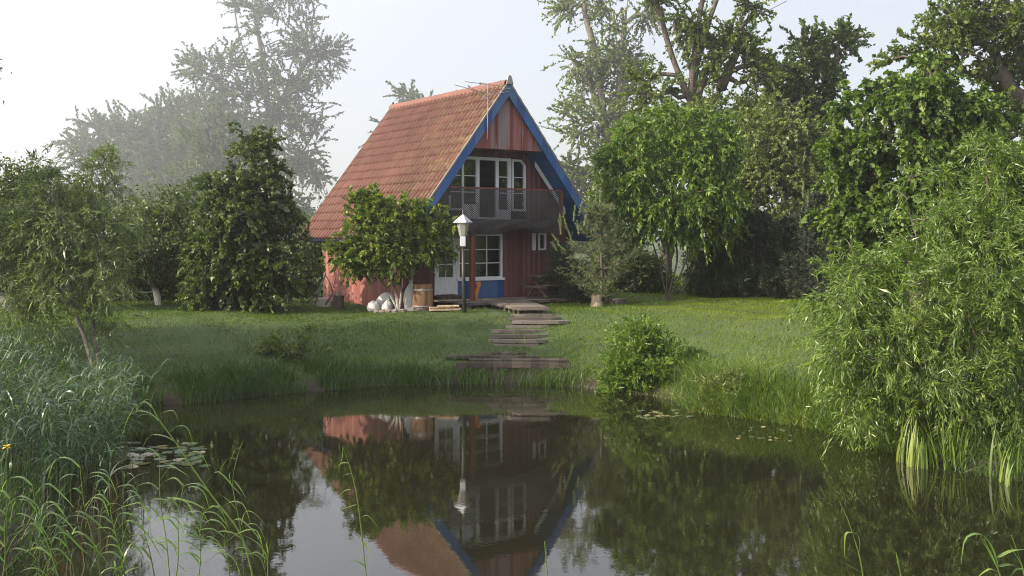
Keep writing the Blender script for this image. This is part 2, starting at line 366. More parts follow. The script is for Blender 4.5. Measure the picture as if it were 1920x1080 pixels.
def gnd(X, Y):
    X = np.atleast_1d(np.asarray(X, float)); Y = np.atleast_1d(np.asarray(Y, float)); r = pond_sd(X, Y)
    z = np.interp(r, [-3, -0.6, 0, 0.35, 0.8, 1.7, 2.5, 3.4, 4.4, 6.0, 9.0, 60, 300], [-0.9, -0.45, -0.04, 0.2, 0.37, 0.62, 0.92, 1.22, 1.42, 1.48, 1.5, 1.7, 2.5])
    z = z+0.14*np.clip((r-2)/3, 0, 1)*np.clip((X+5)/3.5, 0, 1)
    z = z+np.where(r > 0.5, 1, 0)*(0.05*np.sin(X*0.9+1)*np.cos(Y*0.7)+0.03*np.sin(X*2.3)*np.sin(Y*1.9))*np.clip((r-0.5)/2, 0, 1)
    z = z+np.clip((8.5-Y)/8, 0, 1)*np.clip(r, 0, 5)*0.1
    z = np.minimum(z, np.where(Y < 9, np.maximum(2.3-0.25*np.maximum(Y, 0)-0.0, 0.3), 99))
    return z
def gz(x, y): return float(gnd([x], [y])[0])
def axis(lo, hi, c0, c1, fine, grow=1.18):
    a = list(np.arange(c0, c1+1e-6, fine)); s = fine
    while a[-1] < hi: s *= grow; a.append(a[-1]+s)
    s = fine
    while a[0] > lo: s *= grow; a.insert(0, a[0]-s)
    return np.array(a)
ax = axis(-700, 700, -15, 15, 0.22); ay = axis(-60, 1500, 4, 42, 0.22)
GX, GY = np.meshgrid(ax, ay); GZ = gnd(GX.ravel(), GY.ravel()).reshape(GX.shape)
nx = len(ax); ny = len(ay); ii = (np.arange(ny-1)[:, None]*nx+np.arange(nx-1)[None, :]).ravel()
g = np_mesh("ground", np.stack([GX, GY, GZ], -1), np.stack([ii, ii+1, ii+nx+1, ii+nx], 1), "ground_soil", smooth=True)
tag(g, kind="structure")
wv = axis(-14, 14, -13, 13, 1.0)
wx, wy = np.meshgrid(np.linspace(-13, 13, 27), np.linspace(4, 30, 27)); ii = (np.arange(26)[:, None]*27+np.arange(26)[None, :]).ravel()
wt = np_mesh("pond_water", np.stack([wx, wy, wx*0], -1), np.stack([ii, ii+1, ii+28, ii+27], 1), "pond_water"); tag(wt, kind="structure")
# ------------------------------------------------------------------ house
HO = (-0.125, 34.75); HA = R(35); WD = 1.2; LB = 7.97; ZA = 9.03; KL = 1.31; KR = 1.25; SW = 3.35
cw, sw_ = math.cos(HA), math.sin(HA)
def loc(px, py, t):
    """pixel -> (s, z) on the house plane y=t"""
    dx = (px-960)/F; # ray X=dx*Y ; X=HO0+s*cw-t*sw ; Y=HO1+s*sw+t*cw
    s = (dx*(HO[1]+t*cw)-HO[0]+t*sw_)/(cw-dx*sw_); Y = HO[1]+s*sw_+t*cw
    return s, CZ+(HY-py)/F*Y
def hw(s, t, z): return (HO[0]+s*cw-t*sw_, HO[1]+s*sw_+t*cw, z)
house = empty("house", (HO[0], HO[1], 0), HA, "red boarded gabled cottage with steep orange tiled roof and blue bargeboards", "house")
H = house
ZF = 1.93; ZG = 1.2
zl = lambda s: ZA-(KL*(-s) if s < 0 else KR*s)
ZE = 3.8; SL = -(ZA-ZE)/KL; SR = (ZA-ZE)/KR
# side walls + back
th = 0.16
def wall_poly(s0, s1, drop=0.25):
    p = [(s0, ZG), (s1, ZG), (s1, zl(s1)-drop)]
    if s0 < 0 < s1: p.append((0, ZA-drop))
    p.append((s0, zl(s0)-drop)); return p
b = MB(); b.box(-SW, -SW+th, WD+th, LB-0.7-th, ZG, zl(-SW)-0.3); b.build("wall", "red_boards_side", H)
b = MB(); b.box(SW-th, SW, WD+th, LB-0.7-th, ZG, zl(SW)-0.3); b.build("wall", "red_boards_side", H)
# back wall with a daylight window (seen through the upper window)
b = MB(); b.box(-SW, SW, LB-0.7-th, LB-0.7, ZG, 4.75); 
bw0, bw1, bz0, bz1 = -1.25, -0.55, 5.2, 6.35
b.prism([(-SW, 4.75), (bw0, 4.75), (bw0, zl(bw0)-0.3), (-SW, zl(-SW)-0.3)], LB-0.7-th, LB-0.7)
b.prism([(bw1, 4.75), (SW, 4.75), (SW, zl(SW)-0.3), (0, ZA-0.3), (bw1, zl(bw1)-0.3)], LB-0.7-th, LB-0.7)
b.box(bw0, bw1, LB-0.7-th, LB-0.7, 4.75, bz0); b.prism([(bw0, bz1), (bw1, bz1), (bw1, zl(bw1)-0.3), (bw0, zl(bw0)-0.3)], LB-0.7-th, LB-0.7)
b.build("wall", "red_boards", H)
# front wall with openings: ground floor
dL, _ = loc(814, 500, WD); dR, _ = loc(857, 500, WD); _, dT = loc(840, 438, WD); _, dB = loc(838, 553, WD)
wR, _ = loc(941, 480, WD); _, wT = loc(900, 438, WD); _, wB = loc(900, 523, WD)
dT = wT = (dT+wT)/2
def front_wall():
    b = MB(); y0, y1 = WD, WD+th; z1 = 4.5
    b.box(-SW, dL, y0, y1, ZG, z1); b.box(dL, wR, y0, y1, wT, z1); b.box(dL, dR, y0, y1, ZG, dB); b.box(dR, wR, y0, y1, ZG, wB-0.01)
    s0, zt = loc(1009, 437, WD); s1, zb = loc(1023, 469, WD)
    b.box(wR, s0, y0, y1, ZG, z1); b.box(s0, s1, y0, y1, ZG, zb); b.box(s0, s1, y0, y1, zt, z1); b.box(s1, SW, y0, y1, ZG, z1)
    # upper floor
    uL, _ = loc(841, 330, WD); uR, _ = loc(985, 330, WD); _, uT = loc(930, 296, WD); _, uB = loc(915, 411, WD)
    def zr(s): return zl(s)-0.25
    b.prism([(-SW, z1), (uL, z1), (uL, zr(uL)), (-SW, zr(-SW))], y0, y1)
    b.prism([(uR, z1), (SW, z1), (SW, zr(SW)), (uR, zr(uR))], y0, y1)
    b.prism([(uL, uT), (uR, uT), (uR, zr(uR)), (0, zr(0)), (uL, zr(uL))] if zr(uL) > uT+0.02 else
            [((ZA-0.25-uT)/-KL, uT), (uR, uT), (uR, zr(uR)), (0, zr(0))], y0, y1)
    b.box(uL, uR, y0, y1, z1, uB)
    return b, uL, uR, uT, uB
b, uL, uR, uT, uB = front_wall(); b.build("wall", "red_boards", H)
# dark rooms: floors and partitions
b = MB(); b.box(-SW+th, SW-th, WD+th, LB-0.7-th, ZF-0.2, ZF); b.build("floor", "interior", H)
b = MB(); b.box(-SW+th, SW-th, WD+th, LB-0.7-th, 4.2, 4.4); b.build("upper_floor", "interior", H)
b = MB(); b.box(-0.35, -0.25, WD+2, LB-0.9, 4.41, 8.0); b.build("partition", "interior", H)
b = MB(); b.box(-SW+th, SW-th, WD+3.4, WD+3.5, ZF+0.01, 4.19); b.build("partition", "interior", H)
# blue dado under the big window
b = MB(); b.box(dR+0.02, wR+0.05, WD-0.03, WD, ZG+0.3, wB-0.06); b.build("dado_panel", "blue_paint", H)
def frame(b, s0, s1, z0, z1, wd=0.07, y0=None, y1=None):
    y0 = WD-0.04 if y0 is None else y0; y1 = WD+0.05 if y1 is None else y1
    b.box(s0, s0+wd, y0, y1, z0, z1); b.box(s1-wd, s1, y0, y1, z0, z1)
    b.box(s0+wd, s1-wd, y0, y1, z1-wd, z1); b.box(s0+wd, s1-wd, y0, y1, z0, z0+wd)
def grid(b, s0, s1, z0, z1, cols, rows, wd=0.028):
    for i in range(1, cols): c = s0+(s1-s0)*i/cols; b.box(c-wd/2, c+wd/2, WD-0.015, WD+0.02, z0, z1)
    for i in range(1, rows):
        c = z0+(z1-z0)*i/rows; 
        for q in range(cols):
            a0 = s0+(s1-s0)*q/cols+wd/2; a1 = s0+(s1-s0)*(q+1)/cols-wd/2; b.box(a0, a1, WD-0.015, WD+0.02, c-wd/2, c+wd/2)
def pane(s0, s1, z0, z1, par, y=None):
    y = WD+0.025 if y is None else y
    MB().box(s0, s1, y, y+0.008, z0, z1).build("pane", "window_glass", par)
# big ground-floor window
m = MB(); frame(m, dR+0.01, wR, wB, wT, 0.075); f = m.build("window", "white_paint", H)
m = MB(); grid(m, dR+0.085, wR-0.075, wB+0.075, wT-0.075, 3, 3); m.build("glazing_bars", "white_paint", f)
pane(dR+0.085, wR-0.075, wB+0.075, wT-0.075, f)
m = MB(); m.box(dR-0.02, wR+0.06, WD-0.1, WD-0.041, wB-0.05, wB+0.03); m.build("sill", "white_paint", f)
# door
m = MB(); m.box(dL, dL+0.06, WD-0.04, WD+0.06, dB, dT); m.box(dR-0.06, dR, WD-0.04, WD+0.06, dB, dT); m.box(dL+0.06, dR-0.06, WD-0.04, WD+0.06, dT-0.06, dT)
d = m.build("door", "white_paint", H)
_, pz = loc(838, 522, WD)
m = MB(); a0, a1 = dL+0.065, dR-0.065; frame(m, a0, a1, dB+0.02, dT-0.065, 0.1, WD-0.02, WD+0.04)
m.box(a0+0.1, a1-0.1, WD-0.02, WD+0.04, pz-0.05, pz+0.04); m.box(a0+0.1, a1-0.1, WD+0.0, WD+0.03, dB+0.12, pz-0.05)
m.build("door_leaf", "white_paint", d)
m = MB(); grid(m, a0+0.1, a1-0.1, pz+0.04, dT-0.165, 2, 3, 0.025); m.build("glazing_bars", "white_paint", d); pane(a0+0.1, a1-0.1, pz+0.04, dT-0.165, d)
m = MB(); m.bar((a1-0.05, WD-0.05, dB+1.0), (a1-0.05, WD-0.05, dB+1.14), 0.02, 0.02); m.bar((a1-0.05, WD-0.07, dB+1.08), (a1-0.16, WD-0.07, dB+1.08), 0.018, 0.018)
m.build("handle", "metal_grey", d)
m = MB(); m.box(dL, dR, WD-0.28, WD, ZF-0.16, dB-0.02); m.build("doorstep", "dark_wood", H)
# small window with opened sash
s0, zt = loc(1009, 437, WD); s1, zb = loc(1023, 469, WD); sx, _ = loc(997, 450, WD); sx2, _ = loc(1003, 450, WD)
m = MB(); frame(m, s0, s1, zb, zt, 0.06); f = m.build("window", "white_paint", H); pane(s0+0.06, s1-0.06, zb+0.06, zt-0.06, f)
m = MB(); m.prism([(s0+0.07, zb+0.06), (s0+0.2, zb+0.06), (s0+0.1, zt-0.2), (s0+0.07, zt-0.1)], WD+0.06, WD+0.08); m.build("curtain", "curtain", f)
m = MB(); m.box(sx, sx2, WD-0.06, WD-0.005, zb, zt); m.build("shutter", "white_paint", f)
# upper window group
_, uw = loc(960, 396, WD)
def U(px): return loc(px, 340, WD)[0]
zt2 = uT
m = MB()
for a, c in ((841, 845), (865, 869), (892, 898), (929, 934), (952, 957)):
    m.box(U(a), U(c), WD-0.04, WD+0.05, uB if a > 880 else uw, zt2-0.1 if a > 844 else uw+0.5)
m.box(U(869), U(957), WD-0.04, WD+0.05, zt2-0.1, zt2); m.box(U(845), U(865), WD-0.04, WD+0.05, uw, uw+0.07)
m.box(U(869), U(892), WD-0.03, WD+0.05, uB, uB+0.5); m.box(U(898), U(929), WD-0.04, WD+0.05, uB, uB+0.06); m.box(U(934), U(952), WD-0.03, WD+0.05, uB, uB+0.34)
f = m.build("balcony_door", "white_paint", H)
for a, c, rows in ((845, 865, 3), (869, 892, 3), (934, 952, 3)):
    z0 = uw+0.07; z1 = zt2-0.1
    for i in range(1, rows): zz = z0+(z1-z0)*i/rows; MB().box(U(a), U(c), WD-0.01, WD+0.02, zz-0.014, zz+0.014).build("glazing_bar", "white_paint", f)
pane(U(845), U(865), uw+0.07, zt2-0.35, f); pane(U(869), U(892), uB+0.5, zt2-0.1, f); pane(U(934), U(952), uB+0.34, zt2-0.1, f)
# right window with a cut corner
a0, a1 = U(959), U(985); zb = uw; zt3 = zt2-0.02; ch = 0.2; wd = 0.075
m = MB(); m.box(a0, a0+wd, WD-0.04, WD+0.05, zb, zt3); m.box(a1-wd, a1, WD-0.04, WD+0.05, zb, zt3-ch); m.box(a0+wd, a1-wd, WD-0.04, WD+0.05, zb, zb+wd)
m.box(a0+wd, a1-ch, WD-0.04, WD+0.05, zt3-wd, zt3); m.prism([(a1-ch, zt3), (a1-ch, zt3-wd), (a1-wd, zt3-ch), (a1, zt3-ch)], WD-0.04, WD+0.05)
f = m.build("window", "white_paint", H)
for i in (1, 2): zz = zb+wd+(zt3-zb-2*wd)*i/3; MB().box(a0+wd, a1-wd, WD-0.01, WD+0.02, zz-0.014, zz+0.014).build("glazing_bar", "white_paint", f)
pane(a0+wd, a1-wd, zb+wd, zt3-wd, f)
m = MB(); m.prism([(a1-ch, zt3+0.002), (a1, zt3-ch), (a1, zt3+0.05), (a1-ch, zt3+0.05)], WD-0.02, WD+0.04); m.build("corner_board", "red_boards", f)
# upper gable triangle standing forward
_, zg0 = loc(945, 280, 0.12)
TD = 0.14
pl = (ZA-0.3-zg0)/KL; pr = (ZA-0.3-zg0)/KR
m = MB(); m.prism([(-pl, zg0), (pr, zg0), (0, ZA-0.3)], TD, TD+0.06); m.build("gable_boards", "red_gable", H)
m = MB(); m.box(-pl, pr, TD+0.062, WD-0.01, zg0, zg0+0.05); m.build("loggia_ceiling", "red_wood", H)
# roof slabs with underside, tiles as relief
def slab(side):
    k = KL if side < 0 else KR; n = Vector((side*k, 0, 1)).normalized(); S = SL if side < 0 else SR
    def P(s, t, o): return (s+n.x*o, t, zl(s)+n.z*o)
    e = 0.001*side
    return n, S, P
for side in (-1, 1):
    n, S, P = slab(side)
    m = MB(); m.hexa([P(0, 0.0, -0.13), P(0, LB, -0.13), P(S, LB, -0.12), P(S, 0.0, -0.12), P(0, 0.0, -0.08), P(0, LB, -0.08), P(S, LB, -0.05), P(S, 0.0, -0.05)])
    m.build("roof_underside", "blue_soffit", H)
def tiles(side):
    n, S, P = slab(side); rows = 17; cols = 31; sub = 8
    Ls = abs(S)/rows; V = []; Q = []; T = []; tone = rng.random((rows, cols))*0.8+rng.random((rows, cols))*0.2
    ts = np.linspace(-0.03, LB+0.03, cols*sub+1); ph = (np.arange(cols*sub+1) % sub)/sub
    prof = np.tile([0, .055, .088, .09, .078, .06, .038, .014], cols+1)[:cols*sub+1]*1.7-0.05
    ti = np.minimum(np.arange(cols*sub+1)//sub, cols-1)
    nn = np.array([n.x, 0, n.z]); kk = KL if side < 0 else KR
    for r in range(rows):
        base = len(V)*0
        sj = rng.normal(0, 0.004, cols)[ti]
        lines = []
        for (fr, off) in ((0.0, -0.03), (0.5, 0.0), (1.03, 0.012), (1.03, -0.006)):
            s = side*(r+fr)*Ls*np.ones_like(ts)+side*sj; z = ZA-kk*np.abs(s)
            pts = np.stack([s, ts, z], 1)+nn[None]*(prof+off+0.02)[:, None]; lines.append(pts)
        L = np.stack(lines); k0 = sum(len(x) for x in V); V.append(L.reshape(-1, 3)); T.append(np.tile(tone[r][ti], 4))
        m_ = len(ts); i = (np.arange(3)[:, None]*m_+np.arange(m_-1)[None]).ravel()+k0; Q.append(np.stack([i, i+1, i+m_+1, i+m_], 1))
    return np_mesh("roof", np.concatenate(V), np.concatenate(Q), "roof_tile", H, tone=np.concatenate(T), smooth=True)
rl = tiles(-1); rr_ = tiles(1)
m = MB()
for i in range(22):
    t0 = -0.02+i*(LB+0.04)/22; t1 = t0+(LB+0.04)/22+0.03
    for a, bb in ((t0, t1),):
        pts = [(0.19*math.cos(q), -0.02+0.16*math.sin(q)) for q in np.linspace(-0.4, math.pi+0.4, 7)]
        e = 1.06; m.add([(x, a, ZA+z-0.03) for x, z in pts]+[(x*e, bb, ZA+z*e-0.03) for x, z in pts],
              [(j, j+1, j+8, j+7) for j in range(6)])
m.build("ridge", "ridge_tile", H, smooth=True)
# bargeboards (front blue, back dark) and verge strips
for side in (-1, 1):
    n, S, P = slab(side)
    k = KL if side < 0 else KR
    def board(name, mat, t0, t1, lo, hi, s_end, tip=0.0):
        e = side*0.0
        # mitred at the ridge: inner edge starts where the two boards meet
        a_in = side*abs(lo)/max(k, .1)*0.0
        pts = [(0, ZA-(-lo)*math.sqrt(1+k*k)), (s_end, zl(s_end)-(-lo)*math.sqrt(1+k*k)), (s_end, zl(s_end)+hi*math.sqrt(1+k*k)), (0, ZA+hi*math.sqrt(1+k*k))]
        m = MB(); m.prism([(p[0], p[1]) for p in pts], t0, t1); return m.build(name, mat, H)
    board("bargeboard", "blue_paint", -0.035, 0.0, -0.27, 0.0, S*1.0)
    board("verge_strip", "grey_trim", -0.06, 0.02, 0.003, 0.055, S*0.985)
    board("bargeboard", "dark_wood", LB, LB+0.04, -0.2, 0.09, S*1.0)
# crossed ridge finial
m = MB(); m.prism([(-0.13, ZA-0.05), (0.15, ZA-0.05), (0.06, ZA+0.22), (-0.05, ZA+0.24)], -0.1, -0.062); m.build("finial", "metal_grey", H)
m = MB(); m.prism([(-0.12, ZA-0.0), (0.12, ZA-0.0), (0.02, ZA+0.22)], LB+0.05, LB+0.1); m.build("finial", "dark_wood", H)
# white trim at the rake inside the loggia
q0 = loc(1005, 284, 0.9); q1 = (3.12, 0); dzt = 0.19
q0 = (q0[0], zl(q0[0])-0.24); q1 = (q1[0], zl(q1[0])-0.24)
m = MB(); m.prism([(q0[0]-0.02, q0[1]), (q1[0], q1[1]), (q1[0], q1[1]-dzt), (q0[0]-0.02, q0[1]-dzt)], 0.9, 0.95); m.build("rake_trim", "white_paint", H)
# balcony
sBL = U(0)*0-2.9; sBR = loc(1052, 380, 0.1)[0]
zr = loc(950, 354, 0.1)[1]; zfb = 4.36
m = MB(); m.box(-2.95, sBR+0.1, 0.06, WD-0.002, zfb-0.16, zfb); bal = m.build("balcony_deck", "red_wood", H)
m = MB(); m.bar((-2.7, 0.1, zr), (sBR, 0.1, zr), 0.06, 0.05); m.build("handrail", "red_wood", bal)
for s in (-2.6, sBR):
    m = MB(); m.box(s-0.05, s+0.05, 0.05, 0.15, zfb-0.15 if s > 0 else zfb, zr+ (0.0 if s < 0 else -0.03)); m.build("rail_post", "red_wood", bal)
N1, N2 = 60, 14; u_, v_ = np.meshgrid(np.linspace(0, 1, N1), np.linspace(0, 1, N2))
S_ = -2.65+(sBR-0.06+2.65)*u_; top = zr-0.02; bot = zfb-0.28-0.12*np.sin(u_*math.pi*2.1+0.4)-0.05*np.sin(u_*17)
Zn = top+(bot-top)*v_; Tn = 0.05-0.05*np.sin(v_*math.pi)*(1+0.6*np.sin(u_*23+v_*4))-0.05*v_*np.sin(u_*9)
ii = (np.arange(N2-1)[:, None]*N1+np.arange(N1-1)[None]).ravel()
np_mesh("balcony_net", np.stack([S_, Tn, Zn], -1), np.stack([ii, ii+1, ii+N1+1, ii+N1], 1), "netting", bal, smooth=True)
b2 = Zn*0; Tn2 = Tn-0.03-0.03*np.sin(u_*31); keep = 0.55
Zn2 = (zfb+0.1)+(bot-0.1-(zfb+0.1))*v_
np_mesh("balcony_net", np.stack([S_+0.02, Tn2, Zn2], -1), np.stack([ii, ii+1, ii+N1+1, ii+N1], 1), "netting", bal, smooth=True)
# support post with bracket
sp = loc(887, 500, 0.0)[0]
m = MB(); m.box(sp-0.075, sp+0.075, -0.02, 0.13, 1.6, zfb-0.16); m.build("porch_post", "red_wood", H)
m = MB(); m.prism([(sp+0.08, 1.75), (sp+0.16, 1.75), (sp+0.26, 2.15), (sp+0.34, 2.3), (sp+0.3, 2.42), (sp+0.12, 2.38), (sp+0.18, 2.25), (sp+0.08, 2.1)], 0.03, 0.09); m.build("carved_bracket", "orange_wood", H)
# antenna with its cable
s_an = loc(911, 160, 0.02)[0]; 
A = loc(911, 157, 0.0); Bq = loc(910, 262, 0.0)
m = MB(); m.tube([(A[0], -0.12, A[1]), (Bq[0]+0.0, -0.12, Bq[1])], 0.014, 6)
def an(px, py, t=-0.1): s, z = loc(px, py, t); return (s, t, z)
for p, q in (((852, 159), (912, 175)), ((872, 153), (945, 162)), ((884, 165), (915, 190)), ((912, 175), (958, 165)), ((912, 180), (955, 171)), ((938, 150), (941, 160)), ((905, 185), (910, 178)), ((900, 170), (916, 184))):
    m.tube([an(*p), an(*q)], 0.011, 5)
ao = m.build("antenna", "metal_grey", H)
m = MB(); m.tube([tuple(p) for p in catmull([(Bq[0], -0.12, Bq[1]), an(905, 275, -0.05), an(893, 284, 0.1), an(880, 291, 0.5)], 10)], 0.012, 5); m.build("cable", "lamp_black", ao)
# ------------------------------------------------------------------ porch deck, walkway and steps
pd = empty("porch_deck", (HO[0], HO[1], 0), HA, "low grey timber porch deck along the front of the red house", "deck")
m = MB(); zt = 1.80
for i in range(22):
    s0 = -2.35+i*0.28; m.box(s0, s0+0.265, -0.95+0.02*random.random(), WD-0.3, zt-0.045, zt+0.006*random.random())
m.build("deck_boards", "grey_wood", pd)
m = MB(); m.box(-2.35, 3.8, -0.99, -0.955, zt-0.09, zt-0.004); m.build("fascia", "weathered_beam", pd)
for i in range(6): m = MB(); m.box(-2.2+i*1.1, -2.05+i*1.1, -0.9, -0.75, 1.25, zt-0.092); m.build("foot", "stone", pd)
def hit(px, py, lift=0.06, lo=26.5, hi=38):
    """distance along the pixel's ray at which it meets the bank raised by lift"""
    for d in np.arange(lo, hi, 0.05):
        a = at(px, py, d)
        if a[2] <= gz(a[0], a[1])+lift: return float(d)
    return hi
def plank_flight(name, label, rows, mat="grey_wood", thick=0.085, cat="steps"):
    """rows: list of ((px0,px1), py, d0, depth) planks, one part each"""
    rows = [((a_, b_), py, hit((a_+b_)/2, py, dd) if dd < 5 else dd, dep) for (a_, b_), py, dd, dep in rows]
    p0 = at(rows[0][0][0], rows[0][1], rows[0][2]); e = empty(name, p0, 0, label, cat)
    for (x0, x1), py, d, dep in rows:
        a = at(x0, py, d)-p0; c = at(x1, py, d)-p0; tw = random.uniform(-0.05, 0.05); m = MB()
        n_ = 7; prv = None; vs = []
        for i in range(n_):
            f = i/(n_-1); x = a[0]+(c[0]-a[0])*f; bow = 0.10*dep*4*f*(1-f)
            y0 = a[1]-bow+tw*(f-0.5)+random.uniform(-.008, .008); z = a[2]+random.uniform(-.006, .006); cut = 0.25*dep if i in (0, n_-1) else 0
            vs.append([(x, y0+cut, z-thick), (x, y0+dep-cut, z-thick), (x, y0+dep-cut, z), (x, y0+cut, z)])
        V = [q for r_ in vs for q in r_]; Fc = [(0, 1, 2, 3), tuple(4*(n_-1)+i for i in (3, 2, 1, 0))]
        for i in range(n_-1):
            for j in range(4): j2 = (j+1) % 4; Fc.append((4*i+j, 4*i+j2, 4*i+4+j2, 4*i+4+j))
        m.add(V, Fc); m.build("plank", mat, e)
    for (x0, x1), py, d, dep in rows[::2]:
        for q in (0.15, 0.85):
            a = at(x0+(x1-x0)*q, py, d)-p0; m = MB(); m.tube([(a[0], a[1]+dep/2, a[2]-0.5), (a[0], a[1]+dep/2, a[2]-thick-0.002)], 0.05, 7); m.build("peg", "dark_wood", e)
    return e
rows = []
for i in range(16):
    f = i/15; x0 = 905+62*f**1.1; x1 = 990+42*f; d = 33.35-1.65*f; z = max(1.84-0.12*f, gz((x0/2+x1/2-960)/F*d, d)+0.13); py = HY+(CZ-z)*F/d; rows.append(((x0, x1), py, d, 0.1))
plank_flight("walkway", "sagging grey plank walkway running from the porch down to the steps", rows, cat="walkway")
plank_flight("wooden_steps", "uppermost flight of weathered plank steps below the walkway", [((958, 1050), 589, .10, 0.13), ((956, 1052), 595, .12, 0.16), ((960, 1066), 602, .14, 0.32), ((948, 1030), 611, .07, 0.16)])
plank_flight("wooden_steps", "middle flight of weathered plank steps with rounded ends and weeds between", [((921, 1022), 619, .10, 0.22), ((918, 1026), 628, .12, 0.2), ((915, 1024), 637, .15, 0.3), ((925, 1010), 645, .08, 0.18)])
plank_flight("wooden_steps", "lowest dark plank steps just above the long jetty beam", [((905, 985), 661, .1, 0.2), ((912, 1010), 668, .12, 0.22)], "weathered_beam")
p0 = at(925, 687, 28.0)
lb = empty("jetty", p0, 0, "narrow jetty of long brown beams along the pond edge", "jetty")
def pxbar(mb, a, c, da, dc, wx, wy): mb.bar(at(*a, da)-p0, at(*c, dc)-p0, wx, wy); return mb
pxbar(MB(), (855, 684), (1070, 685), 27.75, 27.75, 0.1, 0.13).build("beam", "weathered_beam", lb)
pxbar(MB(), (880, 675), (1062, 675), 28.15, 28.15, 0.3, 0.05).build("beam", "weathered_beam", lb)
pxbar(MB(), (835, 668), (915, 668), 28.6, 28.6, 0.2, 0.06).build("beam", "weathered_beam", lb)
for x in (929, 1052, 866):
    m = MB(); a = at(x, 690, 27.66)-p0; m.box(a[0]-0.05, a[0]+0.05, a[1]-0.02, a[1]+0.06, -0.5-p0[2], a[2]+0.02); m.build("post", "weathered_beam", lb)
# ------------------------------------------------------------------ lamp post
ld = 31.9; lb0 = at(868, 575, ld); lb0[2] = gz(lb0[0], lb0[1]); 
lamp = empty("street_lamp", lb0, 0, "black garden lamp post with white pyramid cap in front of the house door", "lamp post")
zc = lambda py: CZ+(HY-py)/F*ld-lb0[2]
m = MB(); m.tube([(0.05, 0, -0.2), (0.02, 0, 1.0), (0, 0, zc(462))], [0.075, 0.062, 0.045], 10); m.build("post", "lamp_black", lamp, smooth=True)
m = MB(); m.box(-0.085, 0.085, -0.085, 0.085, zc(462), zc(443)); m.build("neck", "lamp_white", lamp, 0.01)
def frust(r0, r1, z0, z1, n=6, a0=0.0):
    m = MB(); vs = [(r0*math.cos(a0+i*2*math.pi/n), r0*math.sin(a0+i*2*math.pi/n), z0) for i in range(n)]+[(r1*math.cos(a0+i*2*math.pi/n), r1*math.sin(a0+i*2*math.pi/n), z1) for i in range(n)]
    m.add(vs, [tuple(range(n)), tuple(range(n, 2*n))]+[(i, (i+1) % n, n+(i+1) % n, n+i) for i in range(n)]); return m
m = frust(0.11, 0.19, zc(442), zc(418), 6); m.build("lamp_glass", "lamp_glass", lamp)
m = frust(0.30, 0.02, zc(416), zc(402), 4, 0.35); m.build("cap", "lamp_white", lamp)
m = frust(0.31, 0.31, zc(417.6), zc(416.2), 4, 0.35); m.build("cap_rim", "lamp_white", lamp)
m = MB(); m.tube([(0, 0, zc(403)), (0, 0, zc(393))], 0.012, 6); m.build("spike", "metal_grey", lamp)
# ------------------------------------------------------------------ picnic table, barrel, bags, log, sticks, rocks
def pic_table():
    a = hw(1.75, -0.15, 1.806); e = empty("picnic_table", a, HA, "dark weathered picnic table with crossed legs on the porch deck", "picnic table")
    L = 1.75
    m = MB()
    for i in range(5): m.box(-0.95, L-0.6, -0.36+i*0.145, -0.235+i*0.145, 0.72, 0.76)
    m.build("table_top", "dark_wood", e)
    for y in (-0.72, 0.58): m = MB(); m.box(-0.9, L-0.65, y, y+0.24, 0.42, 0.46); m.build("bench_seat", "dark_wood", e)
    for x in (-0.7, 0.85):
        m = MB(); m.bar((x, -0.62, 0), (x, 0.28, 0.72), 0.06, 0.08); m.build("leg", "dark_wood", e)
        m = MB(); m.bar((x+0.065, 0.62, 0), (x+0.065, -0.28, 0.72), 0.06, 0.08); m.build("leg", "dark_wood", e)
        m = MB(); m.box(x-0.1, x-0.04, -0.7, 0.76, 0.34, 0.42); m.build("cross_rail", "dark_wood", e)
    for x0, x1 in ((-0.7, -0.15), (0.85, 0.3)): m = MB(); m.bar((x0, 0.03, 0.3), (x1, 0.03, 0.71), 0.05, 0.06); m.build("brace", "dark_wood", e)
pic_table()
bs = loc(797, 560, -0.5)[0]; bp = hw(bs, -0.35, 1.55)
barrel = empty("barrel", bp, 0, "brown wooden tub standing left of the white house door", "barrel")
m = MB(); zs = np.linspace(0, 0.85, 8); m.tube([(0, 0, z) for z in zs], [0.29+0.035*math.sin(math.pi*z/0.85) for z in zs], 18, cap=False)
m.tube([(0, 0, 0), (0, 0, 0.8)], [0.2, 0.27], 18); m.build("staves", "barrel_wood", barrel, smooth=True)
for z in (0.15, 0.66): m = MB(); m.tube([(0, 0, z), (0, 0, z+0.045)], 0.326, 18, cap=False); m.build("hoop", "metal_grey", barrel)
tb = at(820, 552, 33.0); tb[2] = 1.806
def bag(name, px, py, d, h, r, label, lean=0.0, tied=True, seed=0):
    rr = np.random.default_rng(seed); p = at(px, py, d); p[2] = gz(p[0], p[1])-0.02; nu, nv = 26, 16
    u, v = np.meshgrid(np.linspace(0, 2*math.pi, nu, endpoint=False), np.linspace(0, 1, nv))
    prof = np.interp(v, [0, 0.04, 0.3, 0.6, 0.82, 0.9, 0.95, 1.0], [0.01, 0.75, 1.0, 0.92, 0.45, 0.16, 0.2, 0.34] if tied else [0.01, 0.8, 1, 0.95, 0.75, 0.55, 0.35, 0.02])
    wob = 1+0.06*np.sin(3*u+v*5+seed)+0.05*np.sin(7*u+v*9+seed*2)+0.05*np.sin(13*u-v*4)*v
    x = r*prof*wob*np.cos(u)+lean*v*h; y = r*prof*wob*np.sin(u)*0.85; z = h*v*(1-0.04*np.sin(4*u))
    i = np.arange(nv-1)[:, None]*nu+np.arange(nu)[None]; j = np.arange(nv-1)[:, None]*nu+(np.arange(nu)[None]+1) % nu
    Q = np.stack([i, j, j+nu, i+nu], -1).reshape(-1, 4)
    o = np_mesh(name, np.stack([x, y, z], -1), Q, "bag_white", smooth=True); o.location = tuple(p); tag(o, label, "bag", "white sacks by the walnut tree"); return o
